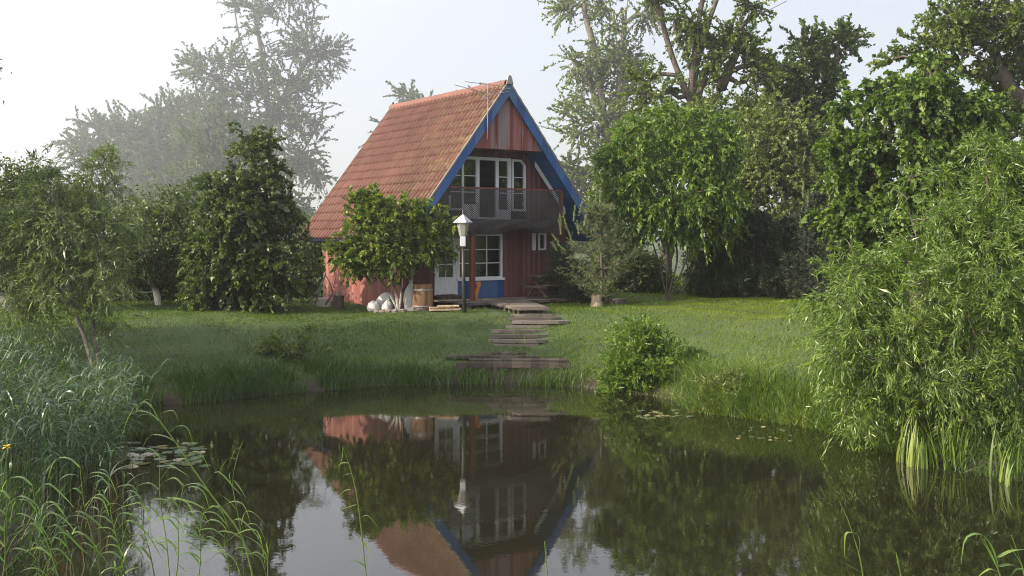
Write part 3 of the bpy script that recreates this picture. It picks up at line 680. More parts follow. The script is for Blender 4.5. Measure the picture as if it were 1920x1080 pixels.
bag("plastic_bag", 768, 569, 32.9, 0.95, 0.21, "tall upright white sack with tied top right of the forked white trunk", 0.05, True, 1)
bag("plastic_bag", 716, 566, 33.6, 0.58, 0.29, "large slumped white sack against the red side wall", 0.35, False, 2)
bag("plastic_bag", 701, 573, 33.0, 0.36, 0.21, "small round white sack lowest and leftmost in the heap", 0.0, False, 3)
bag("plastic_bag", 726, 571, 32.8, 0.38, 0.17, "small white sack directly left of the forked white trunk", 0.05, True, 4)
def lg(x, y): return gz(x, y)
p = at(634, 571, 34.2); p[2] = lg(p[0], p[1])
m = MB(); m.tube([(0, 0, -0.05), (0, 0, 0.25), (0.01, 0, 0.46)], [0.19, 0.18, 0.185], 14)
cb = m.build("chopping_block", "bark", None, smooth=False, loc=p); tag(cb, "squat brown log chopping block on the grass by the side wall", "chopping block")
p2 = p+np.array([-0.02, 0, 0.46]); m = MB(); m.tube([(0, 0, 0.0), (0.02, 0, 0.14)], [0.06, 0.055], 7); o = m.build("firewood", "bark_pale", None, loc=p2); tag(o, "short piece of firewood standing on the chopping block", "firewood")
p = at(605, 569, 34.9); p[2] = lg(p[0], p[1]); m = MB(); m.hexa([(-0.25, -0.15, -0.03), (0.3, -0.15, -0.03), (0.25, 0.15, -0.03), (-0.25, 0.15, -0.03), (-0.22, -0.12, 0.28), (0.28, -0.12, 0.3), (0.22, 0.12, 0.3), (-0.22, 0.12, 0.28)])
o = m.build("concrete_block", "block", None, 0.02, loc=p); tag(o, "pale block on the grass at the far corner of the red side wall", "block")
def stick(a, c, da, dc, label, r=0.025, name="wooden_pole"):
    A_ = at(*a, da); C_ = at(*c, dc); m = MB(); mid = (A_+C_)/2+np.array([0.02, 0, 0.02]); m.tube([tuple(A_*0), tuple(mid-A_), tuple(C_-A_)], [r, r*0.9, r*0.7], 7)
    o = m.build(name, "bark_grey", None, smooth=True, loc=A_); tag(o, label, "pole")
stick((590, 570), (611, 512), 34.6, 35.2, "pole leaning rightwards on the far end of the side wall", 0.03)
stick((576, 568), (600, 540), 34.8, 35.4, "short pole lying low at the far left corner of the house", 0.04)
stick((624, 548), (611, 516), 34.9, 35.2, "thin pole leaning leftwards on the side wall behind the chopping block", 0.02)
stick((610, 571), (624, 549), 34.1, 34.3, "short forked stick propped against the chopping block", 0.04)
def rock(px, py, d, r, label, seed):
    rr = np.random.default_rng(seed); import bmesh
    me = bpy.data.meshes.new("rock"); bm = bmesh.new(); bmesh.ops.create_icosphere(bm, subdivisions=2, radius=r)
    ph = rr.random(6)*6
    for v in bm.verts:
        c = v.co/r; k = 1+0.18*math.sin(3*c.x+ph[0])+0.15*math.sin(4*c.y+ph[1])+0.12*math.sin(5*c.z+ph[2])+rr.normal(0, 0.03); v.co = v.co*k; v.co.z *= 0.6
    bm.to_mesh(me); bm.free(); me.materials.append(MATS["stone"]); o = bpy.data.objects.new("rock", me); sc.collection.objects.link(o)
    p = at(px, py, d); p[2] = gz(p[0], p[1])+r*0.15; o.location = tuple(p); tag(o, label, "rock", "stones round the foot of the walnut tree")
for i, (px, py, d, r) in enumerate([(711, 571, 32.4, 0.14), (720, 575, 32.2, 0.15), (730, 577, 32.1, 0.14), (741, 577, 32.0, 0.13), (753, 577, 32.0, 0.14), (765, 577, 32.1, 0.14), (776, 575, 32.1, 0.16), (787, 573, 32.2, 0.15), (796, 571, 32.3, 0.12)]):
    rock(px, py, d, r, "grey stone, %s from the left, in the ring round the walnut tree foot" % ["first", "second", "third", "fourth", "fifth", "sixth", "seventh", "eighth", "ninth"][i], i)
p = at(835, 574, 32.3); p[2] = gz(p[0], p[1])
e = empty("plank_stack", p, HA*0.35, "low stack of pale broken planks on the grass below the door", "planks")
for i, (x0, x1, y, z) in enumerate([(-0.5, 0.45, -0.1, 0.05), (-0.42, 0.5, 0.08, 0.07), (-0.5, 0.3, 0.0, 0.12), (-0.25, 0.42, -0.02, 0.17)]):
    m = MB(); m.bar((x0, y, z), (x1, y+0.06*(-1)**i, z+0.01), 0.14, 0.04); m.build("plank", "pale_wood", e)
# stump by the pine and stepping stones
p = at(1131, 570, 33.4); p[2] = gz(p[0], p[1]); m = MB(); m.tube([(0, 0, -0.05), (0, 0, 0.15), (0.0, 0, 0.36)], [0.22, 0.17, 0.16], 12); o = m.build("tree_stump", "bark_pale", None, loc=p+np.array([-0.22, 0, 0])); tag(o, "pale cut stump at the foot of the small pine", "stump")
p = at(1158, 560, 35.0); p[2] = gz(p[0], p[1])+0.22; m = MB(); m.tube([(0, 0, -0.3), (0, 0, 0)], 0.3, 14); o = m.build("spool_table", "grey_wood", None, loc=p); tag(o, "low round wooden stool top just right of the small pine", "stool")
for i, (px, py) in enumerate([(1252, 593), (1278, 595), (1306, 596), (1330, 597), (1352, 599), (1392, 602), (1420, 604), (1345, 609)]):
    d = 33.5
    for _ in range(6):
        X = (px-960)/F*d; z = gz(X, d)+0.03; d = (CZ-z)*F/(py-HY)
    an_ = np.linspace(0, 2*math.pi, 9, endpoint=False); r_ = 0.17*(1+0.2*np.sin(an_*2+i))
    m = MB(); pts = [(r_[k]*1.25*math.cos(an_[k]), r_[k]*math.sin(an_[k])) for k in range(9)]
    m.add([(x, y, -0.08) for x, y in pts]+[(x*0.95, y*0.95, 0.012) for x, y in pts], [tuple(range(9)), tuple(range(9, 18))]+[(k, (k+1) % 9, 9+(k+1) % 9, 9+k) for k in range(9)])
    o = m.build("stepping_stone", "paving", None, loc=(X, d, z-0.01)); tag(o, "pale flat stepping stone, %s in the line across the sunlit right lawn" % ["leftmost", "second from left", "third from left", "fourth from left", "fifth from left", "next to last", "rightmost", "set nearest the pond"][i], "stepping stone", "stepping stones across the lawn")
#@@TREES
exec_trees = True
# ------------------------------------------------------------------ trees
def sample_lobes(lobes, n, rg, shell=0.45, sub=13, uni=0.25, rag=0.1):
    wts = np.array([(l[3]*l[4]*l[5])**(0.75)*(l[6] if len(l) > 6 else 1) for l in lobes]); wts /= wts.sum()
    k = rg.choice(len(lobes), n, p=wts); Lb = np.array([l[:6] for l in lobes])[k]
    K = max(6, int(n/sub)); kk = rg.choice(len(lobes), K, p=wts); Ls = np.array([l[:6] for l in lobes])[kk]
    D = unit(rg.normal(size=(K, 3))); Cs = Ls[:, :3]+D*Ls[:, 3:6]*(rg.random(K)**shell)[:, None]*0.92; Rs = Ls[:, 3:6]*rg.uniform(0.22, 0.46, K)[:, None]*np.array([1.1, 1.1, 0.75])
    j = rg.integers(0, K, n); d2 = unit(rg.normal(size=(n, 3))); P = Cs[j]+d2*Rs[j]*(rg.random(n)**0.4)[:, None]
    un = rg.random(n) < uni; D3 = unit(rg.normal(size=(n, 3))); ku = rg.choice(len(lobes), n, p=wts); Lu = np.array([l[:6] for l in lobes])[ku]
    P[un] = (Lu[:, :3]+D3*Lu[:, 3:6]*(rg.random(n)**shell)[:, None])[un]
    rr_ = rg.random(n) < rag; P[rr_] += (D[j]*Ls[j][:, 3:6])[rr_]*rg.uniform(0.08, 0.32, rr_.sum())[:, None]
    return P, unit(D[j]/np.maximum(Ls[j][:, 3:6], 0.1)+0.9*d2/np.maximum(Ls[j][:, 3:6], 0.1))
def skeleton(stems, P, rg, min_r, trunk_r, pen=0.9, wob=0.12):
    """connect every clump point P to the stems; returns tube arrays"""
    nodes = []; par = []; isst = []; ends = []
    for st in stems:
        c = catmull(st, max(6, len(st)*5)); prev = -1
        for q in c: nodes.append(q); par.append(prev); prev = len(nodes)-1; isst.append(1)
    N = np.array(nodes); par = list(par)
    zmin = N[:, 2].min(); start = N[:, 2] > zmin+0.22*(P[:, 2].max()-zmin)
    dist = np.min(np.linalg.norm(P[:, None, :]-N[None, ::3], axis=2), axis=1); order = np.argsort(dist)
    cap = len(N)+4*len(P); A = np.empty((cap, 3)); A[:len(N)] = N; cnt = len(N); ok = np.zeros(cap, bool); ok[:cnt] = start
    br = []
    for i in order:
        p = P[i]; V = p-A[:cnt]; dd = np.linalg.norm(V, axis=1)
        cost = dd+pen*np.maximum(0, A[:cnt, 2]-p[2]+0.15*dd)+np.where(ok[:cnt], 0, 1e3)
        j = int(np.argmin(cost)); a = A[j]; v = p-a; L = np.linalg.norm(v)
        up = np.array([0, 0, 1.0]); k1 = a+v*0.33+up*0.05*L*rg.random()+rg.normal(0, wob*0.5, 3)*L; k2 = a+v*0.68+up*0.08*L*rg.random()+rg.normal(0, wob*0.5, 3)*L
        for q, pa in ((k1, j), (k2, cnt), (p, cnt+1)): pass
        A[cnt] = k1; par.append(j); A[cnt+1] = k2; par.append(cnt); A[cnt+2] = p; par.append(cnt+1); ok[cnt:cnt+3] = True
        br.append((j, cnt, cnt+1, cnt+2)); cnt += 3
    load = np.zeros(cnt)
    for b_ in br: load[b_[3]] += 1
    for i in range(cnt-1, -1, -1):
        if par[i] >= 0: load[par[i]] += load[i]
    mx = max(load.max(), 1); rad = min_r+(trunk_r-min_r)*(load/mx)**0.55
    B = np.array([[A[k] for k in b_] for b_ in br]); Rr = np.array([[min(rad[b_[0]]*0.75, rad[b_[1]]*1.15), rad[b_[1]], rad[b_[2]], max(rad[b_[3]]*0.7, min_r*0.6)] for b_ in br])
    V1, Q1 = tube_arrays(B, Rr, 5); Vs = [V1]; Qs = [Q1]; off = len(V1); s0 = 0
    for st in stems:
        k = max(6, len(st)*5); rr = rad[s0:s0+k].copy(); rr = np.maximum(rr, min_r*1.2); c = A[s0:s0+k]; s0 += k
        rr[0] *= 1.25
        V2, Q2 = tube_arrays(c[None], rr[None], 9); Vs.append(V2); Qs.append(Q2+off); off += len(V2)
    return np.concatenate(Vs), np.concatenate(Qs)
def foliage(P, O, rg, nl, cr, L, W, droop=0.3, style="broad", outw=0.5):
    """leaves around the clump centres"""
    n = len(P); m = n*nl; idx = np.repeat(np.arange(n), nl); C = P[idx]; Oo = O[idx]; ct = rg.normal(0, 0.16, n)[idx]
    if style == "shoot":   # leaves set along outward-drooping shoots
        sd_ = unit(O+rg.normal(0, 0.45, (n, 3))+np.array([0, 0, 0.25])); SL_ = cr*(0.5+1.1*rg.random(n)); t = (rg.random(m))
        C = C+sd_[idx]*(t*SL_[idx])[:, None]-np.array([0, 0, 1.0])*(droop*t**2*SL_[idx])[:, None]
        D = unit(sd_[idx]*0.9+rg.normal(0, 0.5, (m, 3))-np.array([0, 0, droop*1.1])); C = C+rg.normal(0, 0.02, (m, 3))
    elif style == "needle":
        sd_ = unit(O+rg.normal(0, 0.25, (n, 3))+np.array([0, 0, 0.6])); t = rg.random(m); C = C+sd_[idx]*(t*cr)[:, None]
        D = unit(sd_[idx]*0.8+unit(rg.normal(size=(m, 3))))
    else:
        g_ = rg.normal(size=(m, 3))*np.array([1, 1, 0.62]); C = C+g_*cr*0.5
        D = unit(Oo*outw+rg.normal(0, 0.8, (m, 3))-np.array([0, 0, droop]))
    N = unit(rg.normal(0, 0.75, (m, 3))+Oo*0.5+np.array([0, 0, 0.5]))
    s = np.exp(rg.normal(-0.08, 0.32, m)); V, Q = leaf_arrays(C, D, N, L*s, W*s)
    tone = np.clip(0.5+ct+rg.normal(0, 0.2, m), 0, 1)
    return V, Q, np.repeat(tone, 4)
def tree(name, label, cat, d, base_px, stems_px, lobes_px, n, nl, cr, leaf, mat, bk="bark", trunk_r=0.15, min_r=0.012, seed=1, group=None,
         style="broad", droop=0.3, depth=1.0, shell=0.45, pen=0.9, nsk=None, dz=0, outw=0.5, zbase=None, far=1.0, sub=13, uni=0.25, rag=0.1):
    d = d*far; cr *= far; leaf = (leaf[0]*far, leaf[1]*far); trunk_r *= far; min_r *= far
    rg = np.random.default_rng(seed); b0 = at(base_px[0], base_px[1], d)
    if zbase is None: b0[2] = gz(b0[0], b0[1])-0.1
    else: b0[2] = zbase
    lob = []
    for l in lobes_px:
        px, py, rx, rz = l[:4]; dd = l[4] if len(l) > 4 else 0.0; wt_ = l[5] if len(l) > 5 else 1.0; dep = l[6] if len(l) > 6 else depth
        c = at(px, py, d+dd)-b0; k = (d+dd)/F; lob.append((c[0], c[1], c[2], rx*k, min(rx, rz*1.4)*k*dep, rz*k, wt_))
    st = []
    for s in stems_px:
        pts = [np.zeros(3)]+[at(q[0], q[1], d+(q[2] if len(q) > 2 else 0))-b0 for q in s]; st.append(pts)
    P, O = sample_lobes(lob, n, rg, shell, sub, uni, rag)
    gzl = np.array(gnd(P[:, 0]+b0[0], P[:, 1]+b0[1]))-b0[2]; P[:, 2] = np.maximum(P[:, 2], gzl+0.12+cr*0.3)
    k = nsk or min(n, 260); e = empty(name, b0, 0, label, cat, group)
    V, Q = skeleton(st, P[:k], rg, min_r, trunk_r, pen); np_mesh("trunk", V, Q, bk, e, smooth=True)
    V, Q, T = foliage(P, O, rg, nl, cr, leaf[0], leaf[1], droop, style, outw); np_mesh("crown", V, Q, mat, e, tone=T)
    return e
#@@LIST
# --- foreground right: big willow shrub over the water
tree("willow", "large bright willow shrub with long narrow leaves overhanging the right shore", "willow", 18.6, (1830, 815),
     [[(1790, 700), (1740, 520), (1700, 380)], [(1850, 650), (1860, 450), (1850, 330)], [(1760, 740), (1680, 640), (1610, 560)], [(1900, 700), (1980, 500), (2010, 350)], [(1800, 760), (1730, 700), (1690, 690)]],
     [(1700, 590, 150, 150), (1600, 520, 75, 100, 0.3), (1600, 660, 70, 70, 0), (1720, 420, 75, 95), (1840, 400, 80, 105), (1880, 560, 170, 190), (2010, 480, 130, 200, 0.5), (1780, 700, 150, 100, -0.5), (1640, 740, 90, 55, -0.3), (1900, 770, 110, 70, -0.8), (1960, 310, 70, 70, 0.3, 0.8), (1900, 350, 70, 80, 0.2), (1745, 350, 38, 60, 0, .8), (1850, 320, 40, 50, 0, .7)],
     4300, 26, 0.42, (0.115, 0.018), "leaf_willow", "bark", 0.05, 0.006, 3, style="shoot", droop=0.6, depth=0.95, nsk=420, shell=0.4, sub=26, uni=0.12, rag=0.2)
# --- left bank slender willow
tree("willow_tree", "slender leaning willow with sparse airy crown on the left bank behind the reeds", "willow", 23.4, (193, 722),
     [[(165, 650), (135, 570), (120, 470), (105, 380)], [(178, 620, .3), (163, 560, .4), (158, 440, .4), (175, 310, .4)], [(150, 610), (122, 545), (60, 520)]],
     [(185, 350, 45, 95), (90, 400, 62, 105), (200, 480, 60, 90), (60, 500, 75, 75), (130, 520, 90, 60), (110, 600, 70, 35, 0, 0.5), (180, 595, 60, 40, 0.3, .35), (235, 430, 32, 60), (15, 470, 50, 80), (75, 330, 40, 50, 0, 0.8), (190, 300, 32, 50, 0, 0.8), (130, 420, 110, 110), (30, 590, 60, 40)],
     1900, 20, 0.36, (0.12, 0.02), "leaf_willow_left", "bark_grey", 0.05, 0.006, 5, style="shoot", droop=0.55, nsk=260, depth=0.8)
# --- round dense tree left of the house
tree("lime_tree", "dense dark rounded tree with leaves down to the grass left of the house", "tree", 33.4, (470, 588),
     [[(468, 500), (470, 400), (478, 290)], [(440, 500), (400, 430)], [(500, 500), (540, 420)]],
     [(478, 310, 42, 58, 0, 1.2), (460, 390, 72, 70), (430, 470, 66, 66), (520, 460, 58, 74), (470, 535, 92, 42), (400, 525, 38, 44), (535, 390, 32, 40), (480, 270, 26, 30, 0, 1.2), (425, 360, 34, 40)],
     1500, 39, 0.50, (0.117, 0.077), "leaf_dark", "bark", 0.14, 0.01, 7, style="shoot", droop=0.5, depth=0.95, shell=0.33, rag=0.15, sub=18)
# --- orchard with whitewashed trunks
G = "orchard trees with whitewashed trunks"
tree("fruit_tree", "orchard tree whose whitewashed trunk forks left, between the willow and the round dark tree", "fruit tree", 35.5, (298, 583),
     [[(292, 545), (283, 520), (275, 480)], [(293, 550), (270, 548), (250, 545)]],
     [(300, 440, 90, 75), (250, 500, 60, 45), (350, 480, 60, 60), (320, 390, 60, 40)], 620, 34, 0.45, (0.11, 0.07), "leaf_dark", "bark_whitewash", 0.11, 0.012, 9, G)
tree("fruit_tree", "orchard tree with twin pale trunks at the far left edge of the lawn", "fruit tree", 33.0, (20, 606),
     [[(10, 570), (-8, 530), (-15, 470)], [(24, 580, .4), (15, 540, .4), (8, 480, .4)]],
     [(-10, 430, 75, 80), (30, 360, 45, 60), (-50, 500, 60, 50), (50, 470, 45, 55)], 600, 34, 0.45, (0.11, 0.07), "leaf_dark", "bark_whitewash", 0.1, 0.012, 10, G)
tree("fruit_tree", "shadowed orchard tree standing behind the slender willow", "fruit tree", 38.0, (150, 585),
     [[(150, 540), (155, 480)]], [(140, 460, 95, 75), (210, 500, 60, 50), (80, 500, 60, 50), (150, 390, 60, 50)], 620, 34, 0.5, (0.12, 0.08), "leaf_dark", "bark", 0.12, 0.012, 12, G)
tree("bush", "dark bush at the back of the lawn between the fruit tree and the round tree", "bush", 40, (370, 570), [[(370, 520)]], [(370, 490, 90, 70), (280, 510, 80, 45), (200, 520, 80, 45)], 620, 34, 0.5, (0.12, 0.08), "leaf_dark", "bark", 0.08, 0.012, 13)
tree("bush", "dark bush between the round tree and the far corner of the house", "bush", 41, (590, 560), [[(590, 500)]], [(590, 470, 40, 75), (570, 520, 50, 45), (620, 420, 25, 40, 3)], 420, 34, 0.45, (0.11, 0.08), "leaf_dark", "bark", 0.08, 0.012, 14)
tree("bush", "dark low bush behind the trunks at the left edge", "bush", 42, (60, 575), [[(60, 520)]], [(60, 500, 110, 65), (-50, 480, 80, 80), (120, 520, 60, 40)], 560, 34, 0.55, (0.13, 0.09), "leaf_dark", "bark", 0.08, 0.012, 15)
tree("broad_tree", "dark leafy tree added beyond the left border, mostly unseen, to shade the left bank", "tree", 24, (-300, 640),  # mostly unseen; enlarged and placed to throw shade over the left lawn
     [[(-300, 480), (-300, 280), (-290, 80)], [(-290, 450), (-180, 330)], [(-300, 400), (-400, 250)]], [(-300, 60, 210, 160), (-300, 250, 230, 150), (-230, 390, 130, 100), (-390, 400, 170, 120)],
     1700, 34, 0.55, (0.13, 0.08), "leaf_dark", "bark", 0.2, 0.012, 16)
# --- misty trees behind, left
tree("ash_tree", "tallest misty tree with open crown rising left of the roof", "tree", 66, (520, 540),
     [[(515, 400), (505, 250), (498, 150), (480, 40)], [(520, 380), (560, 300), (600, 230)], [(512, 330), (450, 260), (400, 200)], [(505, 250), (560, 140), (590, 90)], [(500, 200), (455, 90), (440, 20)]],
     [(480, 30, 38, 45), (530, 60, 60, 60), (420, 130, 70, 50), (590, 100, 45, 45), (560, 180, 70, 55), (620, 205, 40, 30), (470, 190, 90, 60), (590, 300, 35, 55), (540, 270, 70, 60), (400, 260, 70, 80), (440, 330, 90, 70), (360, 100, 25, 20), (450, -10, 35, 20), (540, -10, 40, 25)],
     2250, 57, 0.930, (0.128, 0.073), "leaf_far", "bark", 0.24, 0.02, 21, style="shoot", droop=0.15, sub=22, uni=0.1, far=5.0, nsk=420)
tree("broad_tree", "broad misty tree with a domed crown farthest to the left", "tree", 74, (270, 540),
     [[(275, 420), (280, 300)], [(270, 420), (220, 330)]], [(240, 270, 75, 55), (320, 250, 80, 60), (190, 260, 50, 40), (370, 220, 60, 50), (290, 340, 120, 70), (160, 290, 35, 35), (370, 350, 80, 80)],
     2280, 85, 1.140, (0.146, 0.097), "leaf_far", "bark", 0.42, 0.04, 22, style="shoot", droop=0.2, far=5.0)
tree("broad_tree", "misty rounded tree just behind the dark round tree left of the roof", "tree", 58, (420, 545),
     [[(420, 450), (425, 350)]], [(420, 300, 80, 75), (360, 380, 80, 70), (470, 380, 80, 80), (400, 440, 130, 50), (530, 420, 60, 60)], 1700, 85, 0.960, (0.119, 0.081), "leaf_far", "bark", 0.35, 0.035, 23, style="shoot", droop=0.2, far=4.2)
tree("broad_tree", "hazy small treetop showing just over the ridge of the roof", "tree", 72, (768, 540),
     [[(768, 400), (768, 220)]], [(768, 185, 24, 26), (765, 240, 45, 45), (770, 330, 70, 70), (800, 215, 40, 25), (885, 205, 50, 30), (890, 300, 80, 70)], 950, 80, 1.080, (0.144, 0.090), "leaf_far", "bark", 0.3, 0.035, 24, style="shoot", droop=0.2, far=4.2)
tree("broad_tree", "hazy tree between the right roof slope and the bright leafy tree", "tree", 62, (1075, 540),
     [[(1075, 450), (1070, 350)]], [(1068, 312, 26, 30), (1085, 370, 38, 50), (1100, 460, 60, 60), (1040, 430, 45, 60)], 520, 46, 0.900, (0.140, 0.092), "leaf_far", "bark", 0.28, 0.03, 25, style="shoot", droop=0.2, far=2.0)
# --- tall trees right
tree("ash_tree", "tall tree with dark forking limbs and an open crown", "tree", 50, (1305, 560),
     [[(1302, 400), (1300, 260), (1298, 190)], [(1302, 250), (1297, 170), (1304, 100), (1312, 30), (1330, -60)], [(1302, 230), (1285, 170), (1262, 110), (1245, 55), (1232, 10), (1195, -30)],
      [(1304, 240), (1318, 150), (1345, 110), (1400, 40), (1440, 20), (1475, 2)], [(1300, 200), (1292, 120), (1268, 60), (1265, 40)], [(1304, 230), (1315, 165), (1350, 145), (1375, 150)], [(1300, 190), (1325, 60), (1350, -20), (1360, -80)], [(1304, 240), (1345, 180), (1385, 90), (1420, 45)]],
     [(1290, 30, 48, 40), (1340, 60, 48, 48), (1385, 100, 45, 35), (1400, 10, 28, 22, 0, .6), (1300, -40, 90, 40), (1210, -10, 50, 28), (1390, 160, 60, 40), (1220, 160, 50, 40), (1280, 110, 25, 30, 0, .5), (1440, 130, 45, 35), (1335, 120, 30, 30), (1240, 230, 60, 40), (1360, 230, 80, 45), (1300, 300, 100, 60)],
     1050, 57, 0.975, (0.135, 0.081), "leaf_mid", "bark", 0.27, 0.012, 31, style="shoot", droop=0.2, sub=20, uni=0.1, nsk=360)
tree("ash_tree", "pale airy misty tree between the roof and the tall tree with dark limbs", "tree", 58, (1150, 550),
     [[(1150, 400), (1135, 250), (1120, 120), (1098, 30)], [(1150, 330), (1160, 180), (1170, 60), (1180, -20)], [(1140, 260), (1110, 170), (1070, 110)], [(1150, 250), (1190, 150), (1225, 100)], [(1150, 270), (1170, 170), (1180, 100)]],
     [(1090, 15, 42, 28), (1150, 30, 40, 45), (1200, 15, 30, 25), (1085, 115, 38, 22), (1130, 90, 40, 40), (1165, 140, 40, 50), (1110, 175, 45, 30), (1200, 180, 45, 55), (1130, 230, 60, 45), (1170, 290, 80, 60), (1130, 340, 50, 50), (1120, -20, 60, 25)],
     1150, 57, 1.050, (0.131, 0.078), "leaf_birch", "bark_grey", 0.3, 0.022, 32, style="shoot", droop=0.2, sub=20, uni=0.1, nsk=360, far=2.2)
tree("broad_tree", "bluish green tree with lumpy top against the sky left of the big maple", "tree", 54, (1500, 550),
     [[(1500, 400), (1505, 250), (1510, 160)], [(1500, 300), (1550, 180), (1570, 110)]],
     [(1515, 100, 48, 38), (1568, 95, 32, 32), (1500, 150, 60, 40), (1455, 140, 30, 30), (1545, 140, 35, 30), (1500, 220, 80, 50), (1440, 200, 50, 40), (1520, 280, 90, 60)], 900, 63, 0.960, (0.156, 0.104), "leaf_dark", "bark", 0.35, 0.025, 33, style="shoot", droop=0.2, sub=20)
tree("bird_cherry", "bright green many stemmed tree with hanging leaves on the lawn right of the house", "tree", 36.6, (1252, 569),
     [[(1246, 540), (1238, 500), (1222, 450), (1200, 380)], [(1262, 545), (1282, 500), (1302, 440), (1328, 350)], [(1250, 530), (1252, 460), (1235, 320)], [(1272, 556), (1300, 505), (1314, 445)], [(1257, 540), (1270, 480), (1258, 400), (1275, 260)]],
     [(1250, 260, 80, 55), (1330, 260, 60, 60), (1200, 330, 70, 60), (1290, 340, 90, 70), (1180, 400, 50, 45), (1250, 410, 90, 35), (1350, 370, 50, 65), (1330, 430, 50, 30), (1165, 300, 35, 40), (1270, 225, 50, 25)],
     1500, 26, 0.4, (0.155, 0.06), "leaf_bright", "bark", 0.035, 0.01, 41, style="shoot", droop=0.75, shell=0.4)
tree("birch_tree", "yellowish green tree with small pale leaves behind the dark conifers", "tree", 43, (1470, 560),
     [[(1470, 420), (1475, 300), (1480, 200)]], [(1480, 215, 50, 45), (1440, 270, 50, 60), (1510, 280, 50, 70), (1460, 360, 75, 70), (1520, 400, 60, 70), (1430, 430, 50, 60), (1480, 450, 80, 50), (1400, 340, 28, 50)],
     1400, 50, 0.600, (0.097, 0.069), "leaf_birch", "bark_grey", 0.22, 0.012, 42, style="shoot", droop=0.5, sub=18)
tree("maple_tree", "large dark maple with broad leaves above the willow shrub at the right", "maple", 31, (1720, 540),
     [[(1720, 420), (1715, 300), (1710, 180)], [(1720, 420), (1640, 320), (1600, 260)], [(1720, 400), (1800, 300), (1840, 220)]],
     [(1720, 170, 75, 60), (1650, 220, 75, 60), (1790, 220, 75, 70), (1620, 310, 65, 70), (1700, 300, 100, 80), (1820, 300, 80, 70), (1600, 390, 50, 50), (1680, 400, 90, 60), (1800, 400, 100, 60), (1575, 170, 18, 14, 0, .3)],
     1900, 46, 0.5, (0.119, 0.102), "leaf_maple", "bark", 0.2, 0.012, 43, style="shoot", droop=0.7, shell=0.33, sub=20, rag=0.15)
tree("oak_tree", "huge leafy tree filling the top right corner with one thick dark branch", "tree", 41, (1960, 560),
     [[(1955, 400), (1950, 250), (1925, 190), (1895, 165), (1860, 90)], [(1960, 380), (1950, 200), (1900, 60), (1880, -40)], [(1955, 300), (2020, 150), (2050, 20)]],
     [(1770, 50, 60, 55), (1850, 20, 90, 55), (1760, 110, 65, 45), (1860, 110, 75, 50), (1940, 80, 80, 90), (1900, 200, 60, 40), (1960, 260, 90, 60), (2050, 150, 110, 130), (1720, 80, 35, 30, 0, .5), (1900, -60, 150, 50), (1690, 130, 30, 25, 0, .5), (1960, 380, 120, 80)],
     1700, 63, 0.780, (0.135, 0.086), "leaf_mid", "bark", 0.4, 0.02, 44, style="shoot", droop=0.3, sub=20)
tree("broad_tree", "leafy tree filling the gap low behind the bright many stemmed tree", "tree", 47, (1250, 555), [[(1250, 420), (1250, 350)]],
     [(1200, 300, 70, 70), (1290, 250, 80, 60), (1390, 280, 60, 70), (1160, 390, 60, 60), (1240, 390, 90, 50), (1360, 390, 70, 60)], 1000, 36, 0.720, (0.136, 0.088), "leaf_mid", "bark", 0.25, 0.018, 45, style="shoot", droop=0.3, sub=18)
tree("willow_tree", "tree of drooping light foliage behind the far right end of the willow shrub", "tree", 26, (2050, 600), [[(2050, 450), (2060, 300)]],
     [(2040, 380, 90, 120), (2100, 250, 100, 120), (1960, 470, 60, 80)], 800, 26, 0.5, (0.13, 0.06), "leaf_mid", "bark", 0.16, 0.012, 46)
# --- low dark thicket at the back of the right lawn
TH = "thicket of dark bushes along the back of the right lawn"
for i, (px, py, rx, rz, dd, mt, lb_) in enumerate([
    (1200, 510, 45, 38, 41, "leaf_dark", "low dark bush seen between the small pine and the many stemmed tree"),
    (1350, 500, 55, 50, 40, "leaf_dark", "dark bush directly right of the stems of the bright tree"),
    (1160, 470, 40, 50, 44, "leaf_mid", "lighter bush behind the small pine"),
    (1620, 500, 60, 60, 36, "leaf_dark", "dark bush between the conifers and the willow shrub"),
    (1720, 480, 80, 70, 33, "leaf_dark", "dark bush hidden behind the left part of the willow shrub")]):
    tree("bush", lb_, "bush", dd, (px, 560), [[(px, py+10)]], [(px, py, rx, rz), (px-rx*0.5, py+25, rx*0.7, rz*0.6), (px+rx*0.5, py+20, rx*0.7, rz*0.6)], 420, 34, 0.42, (0.11, 0.075), mt, "bark", 0.06, 0.01, 60+i, TH)
